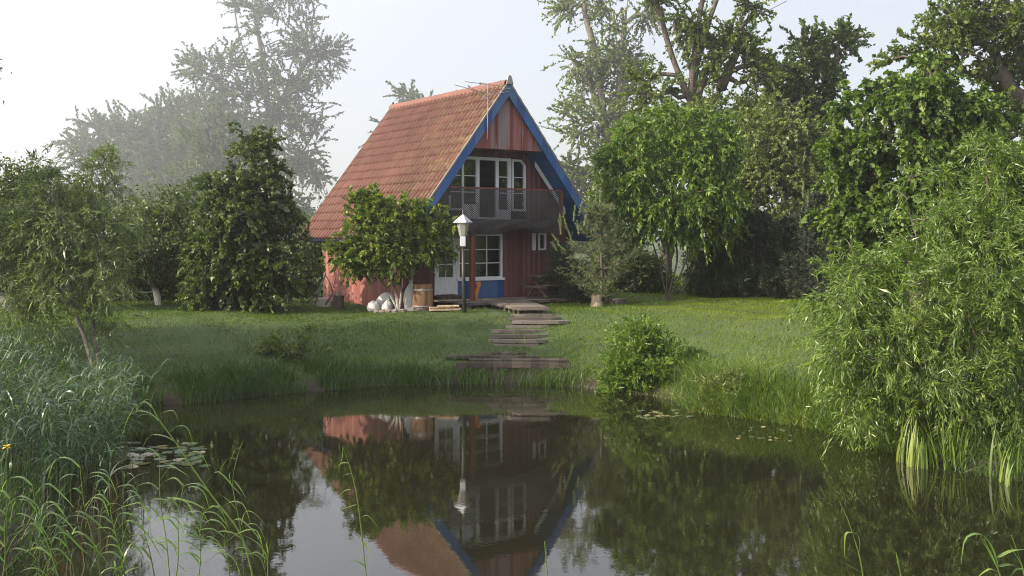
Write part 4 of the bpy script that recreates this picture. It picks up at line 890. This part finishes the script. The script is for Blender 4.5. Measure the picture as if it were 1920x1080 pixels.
# --- conifers
def conifer(name, label, d, base, top_px, half_px, mat, seed, cat="conifer", whorl=0.28, trunk_r=0.06, dens=1.0, candles=None, nl=11, up=0.35, nlen=0.075, group=None, skirt=0.08, taper=1.0):
    rg = np.random.default_rng(seed); b0 = at(base[0], base[1], d); b0[2] = gz(b0[0], b0[1])-0.05
    tp = at(top_px[0], top_px[1], d)-b0; Hh = tp[2]; hw_ = half_px*d/F; e = empty(name, b0, 0, label, cat, group)
    z = Hh*skirt; Ps = []; Rs = []; C = []; O = []
    while z < Hh*0.97:
        f = z/Hh; rad = hw_*(1-f)**(0.75*taper)*(0.75+0.5*rg.random())+0.05
        for k in range(int(rg.integers(5, 8)*dens)+1):
            a = rg.random()*2*math.pi; r_ = rad*(0.7+0.5*rg.random()); bx = tp[:2]*f
            p0_ = np.array([bx[0], bx[1], z+rg.normal(0, 0.05)]); u_ = np.array([math.cos(a), math.sin(a), 0])
            pts = np.array([p0_+u_*r_*t+np.array([0, 0, up*r_*t**1.6]) for t in (0, .33, .66, 1)]); Ps.append(pts); Rs.append([0.022*(1-f)+0.008, 0.015*(1-f)+0.006, 0.01, 0.005])
            for t in np.arange(0.22, 1.01, 0.11):
                q = p0_+u_*r_*t+np.array([0, 0, up*r_*t**1.6])
                for _ in range(3): C.append(q+rg.normal(0, 0.05+0.08*r_*0.4, 3)); O.append(unit(u_+rg.normal(0, 0.5, 3)+np.array([0, 0, 0.25])))
        z += whorl*(0.8+0.4*rg.random())*(0.6 if f > 0.7 else 1)
    tr = np.array([[0, 0, 0], [tp[0]*.35, 0, Hh*.35], [tp[0]*.7, 0, Hh*.7], [tp[0], tp[1], Hh]]); V, Q = tube_arrays(np.array(Ps), np.array(Rs), 4); V2, Q2 = tube_arrays(tr[None], np.array([[trunk_r, trunk_r*.7, trunk_r*.4, 0.01]]), 9)
    np_mesh("trunk", np.concatenate([V, V2]), np.concatenate([Q, Q2+len(V)]), "bark", e, smooth=True)
    V, Q, T = foliage(np.array(C), np.array(O), rg, nl, 0.13, nlen, 0.011 if nlen < .1 else .02, 0.0, "needle"); np_mesh("crown", V, Q, mat, e, tone=T)
    if candles:
        P = []; Rr = []; nn = []
        for (x, y, dx, h) in candles:
            p = at(x, y, d-0.2)-b0; t = np.array([dx*d/F, rg.normal(0, .03), h*d/F]); P.append(p+t[None]*np.linspace(0, 1, 5)[:, None]+np.array([0, 0, 0])); Rr.append([0.012]*4+[0.006])
            m_ = int(70+h*3); tt = rg.random(m_); cc = p+t[None]*tt[:, None]; nn.append((cc, unit(unit(t)[None]*1.1+rg.normal(0, 0.6, (m_, 3)))))
        V, Q = tube_arrays(np.array(P), np.array(Rr), 5); cc = np.concatenate([x[0] for x in nn]); dd_ = np.concatenate([x[1] for x in nn])
        V2, Q2 = leaf_arrays(cc, dd_, unit(rg.normal(size=cc.shape)), 0.075*np.ones(len(cc)), 0.013*np.ones(len(cc)))
        np_mesh("new_shoots", np.concatenate([V, V2]), np.concatenate([Q, Q2+len(V)]), "needle_light", e, tone=np.concatenate([np.full(len(V), .5), rg.random(len(V2))]))
    return e
cand = [(1062, 430, -6, 30), (1052, 440, -4, 28), (1075, 415, 3, 28), (1085, 405, 6, 26), (1070, 445, -9, 24), (1048, 455, -12, 15), (1095, 425, 4, 26), (1045, 470, -10, 16), (1110, 400, 3, 22), (1060, 470, -14, 12),
        (1125, 380, 1, 26), (1140, 405, 6, 22), (1155, 425, 7, 20), (1085, 440, -2, 25), (1052, 425, -2, 22), (1100, 440, 2, 22), (1165, 445, 10, 14), (1075, 462, -6, 18)]
conifer("pine_tree", "small pine with upright pale new shoots in front of the right house corner", 34.2, (1131, 572), (1124, 380), 82, "needle", 71, "pine", 0.3, 0.075, 1.0, cand, 15, 0.5)
conifer("juniper", "narrow dark juniper beside the picnic table at the right corner of the house", 35.2, (1052, 563), (1050, 470), 26, "needle_dark", 72, "juniper", 0.12, 0.03, 1.5, None, 11, 1.2, 0.06, None, 0.03, 0.6)
conifer("juniper", "low dark juniper between the narrow juniper and the small pine", 35.0, (1085, 566), (1085, 500), 28, "needle_dark", 73, "juniper", 0.12, 0.03, 1.5, None, 11, 0.9, 0.06, None, 0.03, 0.6)
CG = "dark conifers at the back of the right lawn"
for i, (bx, by, tx, ty, hp, d, lb_) in enumerate([(1415, 562, 1412, 400, 62, 37.6, "leftmost dark conifer at the back of the lawn"), (1480, 564, 1478, 415, 62, 37.0, "dark conifer standing second from the left at the back of the lawn"),
     (1545, 566, 1545, 370, 70, 35.6, "tall dark conifer with upright shoots left of the willow shrub"), (1605, 570, 1600, 360, 70, 33.8, "dark conifer nearest the willow shrub, half hidden by it"), (1345, 562, 1345, 455, 50, 38.0, "low dark conifer behind the right stems of the bright tree")]):
    cd_ = [(tx+random.uniform(-50, 50), ty+random.uniform(0, 60), random.uniform(-2, 2), random.uniform(22, 36)) for _ in range(14)] if i in (2, 3) else None
    conifer("pine_tree", lb_, d, (bx, by), (tx, ty), hp, "needle_dark", 80+i, "conifer", 0.22, 0.08, 1.5, cd_, 13, 0.45, 0.1, CG, 0.02, 0.7)
# --- walnut in front of the side wall
wal = tree("walnut_tree", "low spreading walnut tree with forked pale trunk in front of the roof and side wall", "walnut", 32.4, (747, 576),
     [[(735, 560), (715, 528), (690, 495), (640, 470)], [(752, 555), (758, 535), (790, 500), (820, 460)], [(742, 550), (735, 520), (730, 440), (715, 400)], [(752, 548), (752, 500), (760, 440)]],
     [(708, 375, 28, 25), (740, 405, 60, 30), (685, 395, 35, 24), (770, 440, 62, 50), (700, 440, 55, 42), (645, 470, 45, 22), (680, 490, 55, 20), (825, 440, 36, 42), (745, 485, 50, 25), (805, 462, 28, 14, 0, .6), (615, 480, 20, 16, 0, .6), (842, 445, 18, 18, 0, .5), (640, 450, 30, 18, 0, .6), (775, 500, 28, 16, 0, .6), (700, 505, 35, 12, 0, .4), (740, 515, 14, 12, 0, .3)],
     900, 26, 0.34, (0.135, 0.058), "leaf_walnut", "bark_whitewash", 0.04, 0.008, 91, style="shoot", rag=0.2, droop=0.3, depth=0.8, nsk=200)
# --- bank shrubs
tree("shrub", "bright green leafy shrub on the bank right of the steps", "shrub", 26.0, (1225, 735), [[(1220, 690), (1200, 640)], [(1235, 690), (1260, 650)]],
     [(1215, 670, 62, 45), (1190, 635, 40, 30), (1255, 690, 50, 35), (1190, 700, 48, 28), (1240, 720, 65, 20), (1195, 605, 16, 18, 0, .4), (1155, 700, 36, 26), (1290, 705, 34, 28), (1140, 725, 30, 16)], 1300, 20, 0.3, (0.11, 0.03), "leaf_bright", "bark_grey", 0.03, 0.005, 95, style="shoot", droop=0.1)
tree("shrub", "small yellowish willow bush at the water edge left of the tall bank grass", "shrub", 23.2, (1345, 778), [[(1345, 740), (1340, 710)]],
     [(1345, 745, 38, 32), (1375, 725, 22, 30), (1322, 750, 20, 25), (1275, 735, 16, 12, .5, .3)], 420, 20, 0.24, (0.08, 0.02), "leaf_birch", "bark_grey", 0.02, 0.004, 96, style="shoot", droop=0.0)
tree("weeds", "tall leafy weeds on the left bank slope above the sedge", "weeds", 27.6, (545, 700), [[(545, 660), (545, 620)]],
     [(550, 640, 40, 28), (520, 690, 22, 28), (585, 670, 25, 22), (512, 715, 14, 16)], 220, 16, 0.26, (0.10, 0.03), "leaf_mid", "bark_grey", 0.012, 0.004, 97, style="shoot", droop=0.1)
#@@GRASS
# ------------------------------------------------------------------ grasses (uncountable cover)
def blades(name, X, Y, Z, h, wdt, mat, lean=0.5, seed=0, segs=3, label=None, cat=None, tone_f=None, lx=0.0):
    rg = np.random.default_rng(seed); n = len(X); a = rg.random(n)*2*math.pi; u = np.stack([np.cos(a), np.sin(a), a*0], 1)
    hh = h*(0.55+0.75*rg.random(n)); ln = lean*hh*(0.3+rg.random(n)); t = np.linspace(0, 1, segs+1)
    P = np.stack([X, Y, Z], 1)[:, None, :]+u[:, None, :]*(ln[:, None]*t[None]**2)[..., None]+np.array([0, 0, 1.0])*(hh[:, None]*(t-0.28*lean*t**2)[None])[..., None]
    P[..., 0] += lx*hh[:, None]*t[None]**2
    sd_ = np.cross(u, [0, 0, 1.0]); sd_ = unit(sd_+rg.normal(0, 0.5, (n, 3))*np.array([1, 1, 0])); W = (wdt*(0.6+0.8*rg.random(n)))[:, None]*(1-t[None]**1.5*0.95)
    V, Q = ribbon_arrays(P, W, sd_); k = segs+1
    tn = 0.5+rg.normal(0, 0.2, n)+(tone_f if tone_f is not None else 0)
    o = np_mesh(name, V, Q, mat, tone=np.repeat(np.clip(tn, 0, 1), k*2)); tag(o, label, cat, kind="stuff"); return o
def scatter(n, x0, x1, y0, y1, rmin, rmax, seed, cond=None):
    rg = np.random.default_rng(seed); X = rg.uniform(x0, x1, n); Y = rg.uniform(y0, y1, n); r = pond_sd(X, Y); k = (r > rmin) & (r < rmax)
    if cond is not None: k &= cond(X, Y, r)
    X, Y, r = X[k], Y[k], r[k]; return X, Y, gnd(X, Y), r
def not_house(X, Y, r):
    dx = X-HO[0]; dy = Y-HO[1]; s = dx*cw+dy*sw_; t = -dx*sw_+dy*cw
    return ~((np.abs(s) < 3.5) & (t > -1.0) & (t < 7.6))
def noise2(X, Y): return 0.5*np.sin(X*0.8+1.3*np.sin(Y*0.6))+0.3*np.sin(X*2.1+Y*1.7)+0.2*np.sin(X*4.3-Y*3.1)
def visible(X, Y, r): return (np.abs(X) < Y*0.52+1)
def off_steps(X, Y):
    px = 960+X/Y*F; py = HY+(CZ-gnd(X, Y))/Y*F; bad = np.zeros(X.shape, bool)
    for x0, x1, y0, y1 in ((958, 1062, 590, 609), (916, 1025, 619, 646), (905, 1010, 662, 676), (915, 1025, 566, 592), (850, 1065, 680, 698)): bad |= (px > x0) & (px < x1) & (py > y0) & (py < y1)
    core = (px > 915) & (px < 1045) & (py > 588) & (py < 690) & (np.random.default_rng(4).random(len(X)) < 0.3)
    return ~(bad | core)
vis = lambda X, Y, r: not_house(X, Y, r) & visible(X, Y, r) & off_steps(X, Y)
X, Y, Z, r = scatter(430000, -20, 20, 22, 41, 0.4, 30, 101, vis)
blades("lawn_grass", X, Y, Z-0.01, 0.075+0.03*noise2(X, Y), 0.012, "grass_blade", 0.9, 1, 2, "short green lawn grass around the house", "grass", 0.2*noise2(X*1.7, Y*1.7)+0.12*noise2(X*5.1+2, Y*4.3)+0.26*np.clip(X/5, -.8, 1.2))  # tone rises with X: sunlit right and shaded left put into blade colour
X, Y, Z, r = scatter(30000, -22, 24, 40, 58, 5, 60, 102, visible)
blades("meadow_grass", X, Y, Z, 0.22, 0.035, "grass_blade", 0.8, 2, 2, "rough grass beyond the lawn", "grass")
X, Y, Z, r = scatter(60000, -16, 14, 22, 38, 0.8, 30, 108, lambda X, Y, r: vis(X, Y, r) & (noise2(X*2.2+3, Y*2.6) > 0.38))
blades("lawn_weeds", X, Y, Z-0.01, 0.085, 0.03, "leaf_mid", 1.3, 11, 2, "patches of broad leaved weeds and clover in the lawn", "weeds")
# rough longer tufts over the slope
X, Y, Z, r = scatter(60000, -16, 12, 20, 33, 0.3, 3.4, 103, lambda X, Y, r: vis(X, Y, r) & (noise2(X*1.3, Y*1.3) > -0.1))
blades("slope_grass", X, Y, Z-0.01, 0.17, 0.012, "grass_blade", 0.8, 3, 3, "longer rough grass on the bank slope", "grass", 0.1*noise2(X, Y)+0.08*np.clip(X/4, -1, 1.5))  # X term paints the same left-to-right sunlight into the slope blades
# sedge fringe left of the steps
X, Y, Z, r = scatter(50000, -11, -0.9, 21, 29, -0.12, 1.25, 104, lambda X, Y, r: (noise2(X*2, Y*2) > -0.45))
k = (r < 0.25+0.95*np.clip((-1.4-X)/3.5, 0, 1)*(0.8+0.3*noise2(X, Y)))
blades("sedge", X[k], Y[k], Z[k]-0.05, (0.52+0.2*np.clip((-3-X[k])/4, 0, 1))*(0.85+0.35*noise2(X[k]*2.9, Y[k]*2)), 0.017, "sedge", 0.65, 4, 4, "tall dark sedge along the water edge left of the steps", "sedge")
X, Y, Z, r = scatter(5200, 0.6, 4.2, 22, 28, -0.1, 0.5, 105)
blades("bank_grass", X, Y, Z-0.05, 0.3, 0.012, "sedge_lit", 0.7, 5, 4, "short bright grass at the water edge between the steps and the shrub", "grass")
X, Y, Z, r = scatter(30000, 3.4, 8.2, 18.5, 25.5, -0.1, 1.7, 106, lambda X, Y, r: (X > 4.1) | (Y < 24.4))
hn = 0.62+0.42*noise2(X*2.3, Y*2.1)+0.2*noise2(X*7+1, Y*6)
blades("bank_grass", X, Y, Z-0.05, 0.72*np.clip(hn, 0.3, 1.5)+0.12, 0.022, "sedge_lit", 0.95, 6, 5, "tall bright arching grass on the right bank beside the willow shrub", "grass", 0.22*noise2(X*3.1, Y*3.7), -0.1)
X, Y, Z, r = scatter(2600, 3.6, 8.0, 18.5, 25.0, -0.15, 1.2, 116)
blades("bank_reeds", X, Y, Z-0.05, 0.95, 0.022, "sedge", 0.7, 16, 5, "scattered taller dark blades standing out of the right bank grass", "grass")
X, Y, Z, r = scatter(14000, 5.5, 9.5, 14, 21, -0.25, 1.2, 107)
blades("bank_weeds", X, Y, Z-0.05, 0.38, 0.02, "sedge", 0.9, 7, 3, "low weeds at the water edge under the willow shrub", "weeds")
# jetty weeds
rg = np.random.default_rng(5)
X = np.concatenate([rg.normal(-1.6, 1.0, 520), rg.normal(1.1, 0.42, 260), rg.normal(-0.3, 0.4, 60)]); Y = np.concatenate([rg.normal(27.55, 0.25, 520), rg.normal(27.1, 0.2, 260), rg.normal(28.6, 0.5, 60)])
blades("jetty_grass", X, Y, np.maximum(gnd(X, Y), -0.02), 0.5, 0.022, "sedge", 1.0, 8, 5, "coarse pale grass growing around the jetty beams", "grass", 0.25)
rg = np.random.default_rng(6); X = rg.uniform(-1.0, 2.0, 1500); Y = rg.uniform(28.2, 33.0, 1500)
k = noise2(X*4, Y*4) > 0.0; X, Y = X[k], Y[k]
blades("step_grass", X, Y, gnd(X, Y), 0.17, 0.013, "sedge", 0.9, 17, 4, "longer grass tufts growing round the plank steps", "grass", 0.1)
n_ = 520; X = rg.uniform(-7, 8, n_*4); Y = rg.uniform(14, 27.5, n_*4); sdp = pond_sd(X, Y); k = (sdp < -0.05) & (sdp > -2.2) & (rg.random(n_*4) < np.exp(sdp*1.3)); X, Y = X[k], Y[k]
C_ = np.stack([X, Y, np.full(len(X), 0.004)], 1); D_ = rg.normal(size=C_.shape)*np.array([1, 1, 0.0]); V_, Q_ = leaf_arrays(C_, D_, np.tile([0, 0, 1.0], (len(X), 1)), rg.uniform(.03, .09, len(X)), rg.uniform(.012, .04, len(X)), 0.04)
o = np_mesh("floating_debris", V_, Q_, "leaf_birch", tone=np.repeat(rg.random(len(X)), 4)); tag(o, "small fallen leaves and bits floating on the pond near its banks", "debris", kind="stuff")
X, Y, Z, r = scatter(9000, -9.5, -4.0, 7.5, 17, -0.3, 3.0, 118)
blades("shore_weeds", X, Y, Z-0.05, 0.36, 0.016, "sedge", 0.9, 18, 4, "dark grassy growth on the near left shore below the reeds", "grass")
# iris / cattail swords
def swords(name, label, px0, px1, py, d, n, h, seed):
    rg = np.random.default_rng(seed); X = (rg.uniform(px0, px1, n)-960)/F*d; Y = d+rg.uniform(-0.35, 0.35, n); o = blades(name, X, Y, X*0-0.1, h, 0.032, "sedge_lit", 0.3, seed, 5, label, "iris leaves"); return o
swords("iris_leaves", "clump of tall upright sword leaves in the water before the willow shrub", 1690, 1830, 860, 17.6, 90, 1.0, 111)
swords("iris_leaves", "thin group of upright sword leaves in the water at the right edge", 1868, 1925, 880, 16.4, 22, 0.95, 112)
# ------------------------------------------------------------------ reeds
def reed_bed(name, label, X, Y, Z, h, seed, mat="reed", leafL=0.42, lw=0.02, nleaf=8, lean=0.25, leandir=(1, 0), group=None, low=0.3):
    rg = np.random.default_rng(seed); n = len(X); hh = h*(0.7+0.45*rg.random(n)); a = rg.random(n)*2*math.pi
    ld_ = np.stack([np.cos(a), np.sin(a)], 1)*0.6+np.array(leandir); L = lean*hh*rg.random(n); t = np.linspace(0, 1, 6)
    def stemp(tt, i):
        s = np.stack([X[i], Y[i], Z[i]], 1).astype(float); s[:, :2] += ld_[i]*(L[i]*tt**2)[:, None]; s[:, 2] += hh[i]*(tt-0.12*tt**2); return s
    ST = np.stack([stemp(np.full(n, q), np.arange(n)) for q in t], 1); V, Q = ribbon_arrays(ST, np.repeat((0.010*(1-t*0.6))[None], n, 0), unit(np.stack([np.ones(n), rg.normal(0, .3, n), np.zeros(n)], 1)))
    m = n*nleaf; idx = np.repeat(np.arange(n), nleaf); tt = np.clip(low+(1-low)*np.tile((np.arange(nleaf)+0.5)/nleaf, n)+rg.normal(0, 0.04, m), 0.1, 1.0); b_ = stemp(tt, idx)
    az = np.where(np.tile(np.arange(nleaf) % 2, n) == 0, 0, math.pi)+rg.normal(0, 0.9, m)+a[idx]; u = np.stack([np.cos(az), np.sin(az), az*0], 1)
    LL = leafL*(0.6+0.6*rg.random(m)); e0 = 0.55+0.75*rg.random(m)-0.0; g_ = 1.3+1.6*rg.random(m); K = 7; P = np.empty((m, K, 3)); P[:, 0] = b_
    for k in range(1, K):
        an_ = e0*1.1-g_*(k-1)/(K-1); st_ = LL/(K-1); P[:, k] = P[:, k-1]+u*(np.cos(an_)*st_)[:, None]+np.array([0, 0, 1.0])*(np.sin(an_)*st_)[:, None]
    wp = np.interp(np.linspace(0, 1, K), [0, .15, .4, 1], [.5, 1, 1, .05]); sdv = unit(np.cross(u, [0, 0, 1.0])+rg.normal(0, .35, (m, 3)))
    V2, Q2 = ribbon_arrays(P, (lw*(0.7+0.6*rg.random(m)))[:, None]*wp[None], sdv); V2 = V2; tn = np.concatenate([np.full(len(V), .6), np.repeat(np.clip(.5+rg.normal(0, .2, m), 0, 1), 2*K)])
    return np_mesh(name, np.concatenate([V, V2]), np.concatenate([Q, Q2+len(V)]), mat, tone=tn)
def poly_sc(pts, n, seed):
    """rejection sample in a ground polygon"""
    rg = np.random.default_rng(seed); p = np.array(pts); X = rg.uniform(p[:, 0].min(), p[:, 0].max(), n*6); Y = rg.uniform(p[:, 1].min(), p[:, 1].max(), n*6); ins = np.zeros(len(X), bool)
    for i in range(len(p)):
        a = p[i]; b_ = p[(i+1) % len(p)]; ins ^= ((a[1] > Y) != (b_[1] > Y)) & (X < (b_[0]-a[0])*(Y-a[1])/(b_[1]-a[1]+1e-12)+a[0])
    return X[ins][:n], Y[ins][:n]
X, Y = poly_sc([(-11.5, 20.5), (-8.2, 20.8), (-6.7, 18.6), (-6.3, 16.2), (-6.4, 14.2), (-9.5, 14)], 760, 1)
o = reed_bed("reed_bed", "", X, Y, np.maximum(gnd(X, Y), -0.1), 1.8, 201, lw=0.024, leafL=0.45, nleaf=9); tag(o, "dense green reed bed along the left side of the pond", "reeds", kind="stuff")
X, Y = poly_sc([(-7.5, 14.3), (-5.6, 14.3), (-4.4, 12.5), (-4.2, 11), (-6.5, 10.5)], 12, 2)
o = reed_bed("reed_bed", "", X, Y, np.maximum(gnd(X, Y), -0.1), 1.15, 202, lw=0.02, leafL=0.36); tag(o, "shorter reeds at the lower left corner of the pond", "reeds", kind="stuff")
X, Y = poly_sc([(-9.5, 17), (-6.1, 17.2), (-5.2, 13.5), (-4.4, 11), (-7, 10.5)], 420, 3)
blades("dead_reeds", X, Y, X*0-0.1, 0.5, 0.014, "reed_dry", 0.35, 9, 3, "brown dead reed stalks in the shade at the foot of the reed bed", "dead reeds")
X, Y = poly_sc([(-5.7, 11.8), (-3.9, 12.0), (-2.4, 9.4), (-2.4, 8.0), (-5, 7.8)], 16, 4)
o = reed_bed("reed_bed", "", X, Y, np.maximum(gnd(X, Y), -0.1), 0.75, 203, "reed_near", lw=0.017, leafL=0.3, nleaf=7, lean=0.5, low=.1); tag(o, "thin sunlit young reeds in the near left corner", "reeds", kind="stuff")
# single foreground reeds
RG = "single reeds in the foreground"
def reed(label, d, stem, leaves, wl=0.02, ws=0.011, dd=0.0):
    b0 = at(stem[-1][0], stem[-1][1], d); 
    s = catmull([at(x, y, d)-b0 for x, y in stem], 14); bz = max(gz(b0[0], b0[1]), -0.2)-b0[2]
    s = np.concatenate([s, np.array([[s[-1][0]+(s[-1][0]-s[-3][0])*0.5, 0, bz]])]); e = empty("reed", b0, 0, label, "reed", RG)
    V, Q = tube_arrays(s[None], np.linspace(ws*0.22, ws*0.55, len(s))[None], 6); np_mesh("stem", V, Q, "reed_near", e, tone=np.full(len(V), .7), smooth=True)
    for i, lf in enumerate(leaves):
        rg = np.random.default_rng(i+int(d*100)); K = 12; off = rg.uniform(-0.12, 0.12); c = catmull([at(x, y, d+off*j/len(lf))-b0 for j, (x, y) in enumerate(lf)], K); t = np.linspace(0, 1, K)
        T = np.gradient(c, axis=0); sv = unit(np.cross(T, [0, 1.0, 0])*0.75+np.array([0, 0.75, 0])*(1 if i % 2 else -1)); wv_ = 1.6*wl*(0.75+0.5*rg.random())*np.interp(t, [0, .12, .45, 1], [.35, .9, 1, .04])
        V, Q = ribbon_arrays(c[None], wv_[None], sv[None]); np_mesh("leaf", V, Q, "reed_near", e, tone=np.full(len(V), rg.uniform(.2, 1)), smooth=True)
def auto_leaves(stem, n, seed, ln=75, side=0):
    rg = random.Random(seed); out = []; S = catmull([(x, y, 0) for x, y in stem], 40)
    for i in range(n):
        k = int(2+i*32/n); x, y = S[k][0], S[k][1]; sg = (1 if (i % 2) else -1) if side == 0 else side; L = ln*rg.uniform(.6, 1.15)
        out.append([(x, y), (x+sg*L*.3, y-L*rg.uniform(.15, .35)), (x+sg*L*.7, y-L*rg.uniform(-.1, .25)), (x+sg*L*rg.uniform(.85, 1.0), y+L*rg.uniform(.15, .6))])
    return out
reed("solitary reed with drooping left leaves before the reflected side wall", 8.6, [(643, 838), (659, 886), (670, 936), (677, 991), (687, 1085)],
     [[(655, 868), (635, 872), (613, 912)], [(658, 888), (640, 895), (615, 935)], [(658, 917), (640, 925), (614, 967)], [(668, 946), (655, 950), (632, 958)], [(677, 970), (690, 967), (710, 990)], [(675, 1007), (690, 1030), (693, 1050)], [(685, 1062), (670, 1053), (650, 1050)], [(643, 838), (641, 860), (628, 900)]], 0.02)
reed("reed with two snapped pale leaves left of centre in the lower right water", 8.3, [(1574, 940), (1590, 975), (1600, 1005), (1611, 1040), (1619, 1085)],
     [[(1597, 998), (1585, 1003), (1584, 1046)], [(1597, 998), (1608, 1003), (1612, 1020), (1611, 1040)], [(1614, 1048), (1603, 1036), (1588, 1027)], [(1616, 1074), (1597, 1063), (1578, 1054)]], 0.03)
reed("reed with one broad leaf arching over to the left at the lower right", 7.9, [(1845, 1012), (1860, 1040), (1870, 1065), (1878, 1085)],
     [[(1872, 1065), (1862, 1030), (1845, 1005), (1825, 1001), (1808, 1015), (1802, 1060)], [(1872, 1068), (1855, 1035), (1838, 1008)], [(1874, 1074), (1855, 1067), (1833, 1082)], [(1873, 1062), (1893, 1058), (1916, 1067)], [(1870, 1045), (1895, 1033), (1922, 1030)]], 0.03)
reed("rightmost reed at the edge of the picture with a pointed upright leaf", 7.9, [(1896, 1003), (1908, 1035), (1916, 1060), (1922, 1085)], [[(1915, 1058), (1903, 1038), (1893, 1020)], [(1920, 1066), (1905, 1068), (1896, 1080)]], 0.024)
reed("single short reed blade rising before the reflected blue gable", 7.6, [(1021, 1015), (1024, 1050), (1027, 1085)], [[(1027, 1085), (1026, 1050), (1021, 1000)]], 0.03)
reed("thin dry stalk at the lower right beside the snapped reed", 8.2, [(1680, 1035), (1686, 1060), (1690, 1085)], [[(1688, 1075), (1683, 1055), (1679, 1034)]], 0.012)
st = [(283, 758), (300, 790), (330, 830), (370, 890), (403, 937), (445, 990), (462, 1030), (475, 1085)]
reed("longest reed leaning diagonally from the upper left over the bright water", 10.4, st, auto_leaves(st, 13, 3, 72), 0.024, 0.02)
st = [(455, 828), (447, 850), (436, 900), (442, 945), (452, 1000), (458, 1085)]
reed("reed with a bent wispy top right of the diagonal reed", 10.2, st, [[(452, 840), (440, 845), (425, 885)], [(445, 860), (425, 862), (405, 900)], [(440, 880), (430, 890), (438, 925)], [(438, 900), (450, 915), (462, 935)], [(452, 985), (460, 960), (478, 963), (502, 990)], [(447, 960), (430, 940), (410, 925)]], 0.016)
st = [(508, 1018), (503, 1040), (502, 1085)]
reed("short reed with a pair of upright leaves right of the diagonal reed", 9.4, st, [[(503, 1040), (500, 1020), (502, 1012)], [(503, 1040), (513, 1025), (516, 1020)], [(503, 1050), (480, 1035), (460, 1045)], [(503, 1048), (485, 1020), (455, 1002)]], 0.022)
for i, (x0, y0, x1, lab) in enumerate([(60, 905, 110, "reed with bright arching leaves nearest the lower left corner"), (150, 870, 190, "reed rising before the brown dead stalks"), (205, 905, 235, "reed just left of the bright sky reflection"), (300, 850, 318, "upright reed crossing the lily pads"),
        (345, 905, 330, "reed inside the bright sky reflection, leaning left"), (385, 950, 372, "reed at the right side of the bright sky reflection"), (265, 930, 290, "reed in the middle of the bright sky reflection"), (425, 980, 430, "low reed below the bent wispy reed"), (20, 930, 5, "reed at the left border of the picture"), (120, 960, 140, "low reed at the bottom left, right of the corner reed")]):
    st = [(x0, y0), ((x0*2+x1)/3-6, y0+(1085-y0)*.35), ((x0+2*x1)/3, y0+(1085-y0)*.7), (x1, 1085)]
    reed(lab, 9.2+0.25*(i % 4), st, auto_leaves(st, 7+i % 3, 10+i, 80), 0.024)
# ------------------------------------------------------------------ lily pads and iris flower
def pads(n, px0, px1, py0, py1, label, group, seed, r0=0.11):
    rg = np.random.default_rng(seed); mesh = []
    for q in range(4):
        m = MB(); K = 14; pts = [(0, 0, 0.004)]+[(math.cos(a)*(1+0.04*math.sin(5*a+q)), math.sin(a)*(1+0.04*math.sin(4*a)), 0.004+0.05*max(0, math.sin(a*1.0+q))*(q == 2)) for a in np.linspace(0.2, 2*math.pi-0.2, K)]
        b_ = [(x, y, z-0.03) for x, y, z in pts]
        m.add(pts+b_, [(0, i, i+1) for i in range(1, K)]+[(K+1, K+2+i, K+1+i) for i in range(0, K-1)]+[(i, K+1+i, K+2+i, i+1) for i in range(0, K)]+[(K, 2*K+1, K+1, 0)])
        o = m.build("lily_pad", "lily"); a_ = o.data.attributes.new("tone", 'FLOAT', 'POINT'); a_.data.foreach_set("value", np.full(len(o.data.vertices), [0.2, 0.55, 0.9, 0.4][q], dtype=np.float32)); mesh.append(o)
    for i in range(n):
        o = mesh[i] if i < 4 else mesh[i % 4].copy()
        if i >= 4: sc.collection.objects.link(o)
        px = rg.uniform(px0, px1); py = py0+(py1-py0)*rg.beta(2, 2)*1.0; d = CZ*F/(py-HY); o.location = ((px-960)/F*d, d, 0.002+0.003*(i % 5)); r = r0*rg.uniform(.6, 1.15)
        o.scale = (r, r, 0.3); o.rotation_euler = (rg.normal(0, .03), rg.normal(0, .03), rg.random()*6.28); tag(o, label, "lily pad", group)
pads(90, 215, 385, 826, 882, "round floating lily pad in the patch beside the left reed bed", "lily pads beside the left reed bed", 1, 0.1)
pads(26, 1185, 1300, 768, 786, "small floating lily pad near the bank shrub", "lily pads near the bank shrub", 2, 0.08)
pads(16, 1385, 1500, 800, 828, "small thin floating leaf on the water before the tall bank grass", "floating leaves before the tall bank grass", 3, 0.05)
p = at(12, 838, 12.5); e = empty("iris_flower", p, 0, "yellow iris flower among the reeds at the left edge", "flower")
m = MB(); m.tube([(0, 0, -0.02), (0.01, 0, -1.2)], 0.006, 5); m.build("stem", "reed_near", e)
C = np.zeros((6, 3)); a = np.arange(6)*math.pi/3; D = np.stack([np.cos(a), np.sin(a), np.where(np.arange(6) % 2, .5, -.3)], 1); V, Q = leaf_arrays(C, D, np.tile([0, 0, 1.0], (6, 1)), np.full(6, .06), np.full(6, .035)); np_mesh("petals", V, Q, "yellow_petal", e)
# ------------------------------------------------------------------ haze
k = NT("haze_air"); k.t.nodes.remove(k.b); v = k.n("VolumePrincipled"); v.inputs["Color"].default_value = (0.97, 0.975, 1.0, 1); v.inputs["Density"].default_value = HAZE; v.inputs["Anisotropy"].default_value = 0.72
k.l(v.outputs[0], k.o.inputs["Volume"]); MATS["haze_air"] = k.m
m = MB(); m.box(-330, 330, -70, 480, -3, 110); hz = m.build("haze", "haze_air"); tag(hz, kind="stuff")
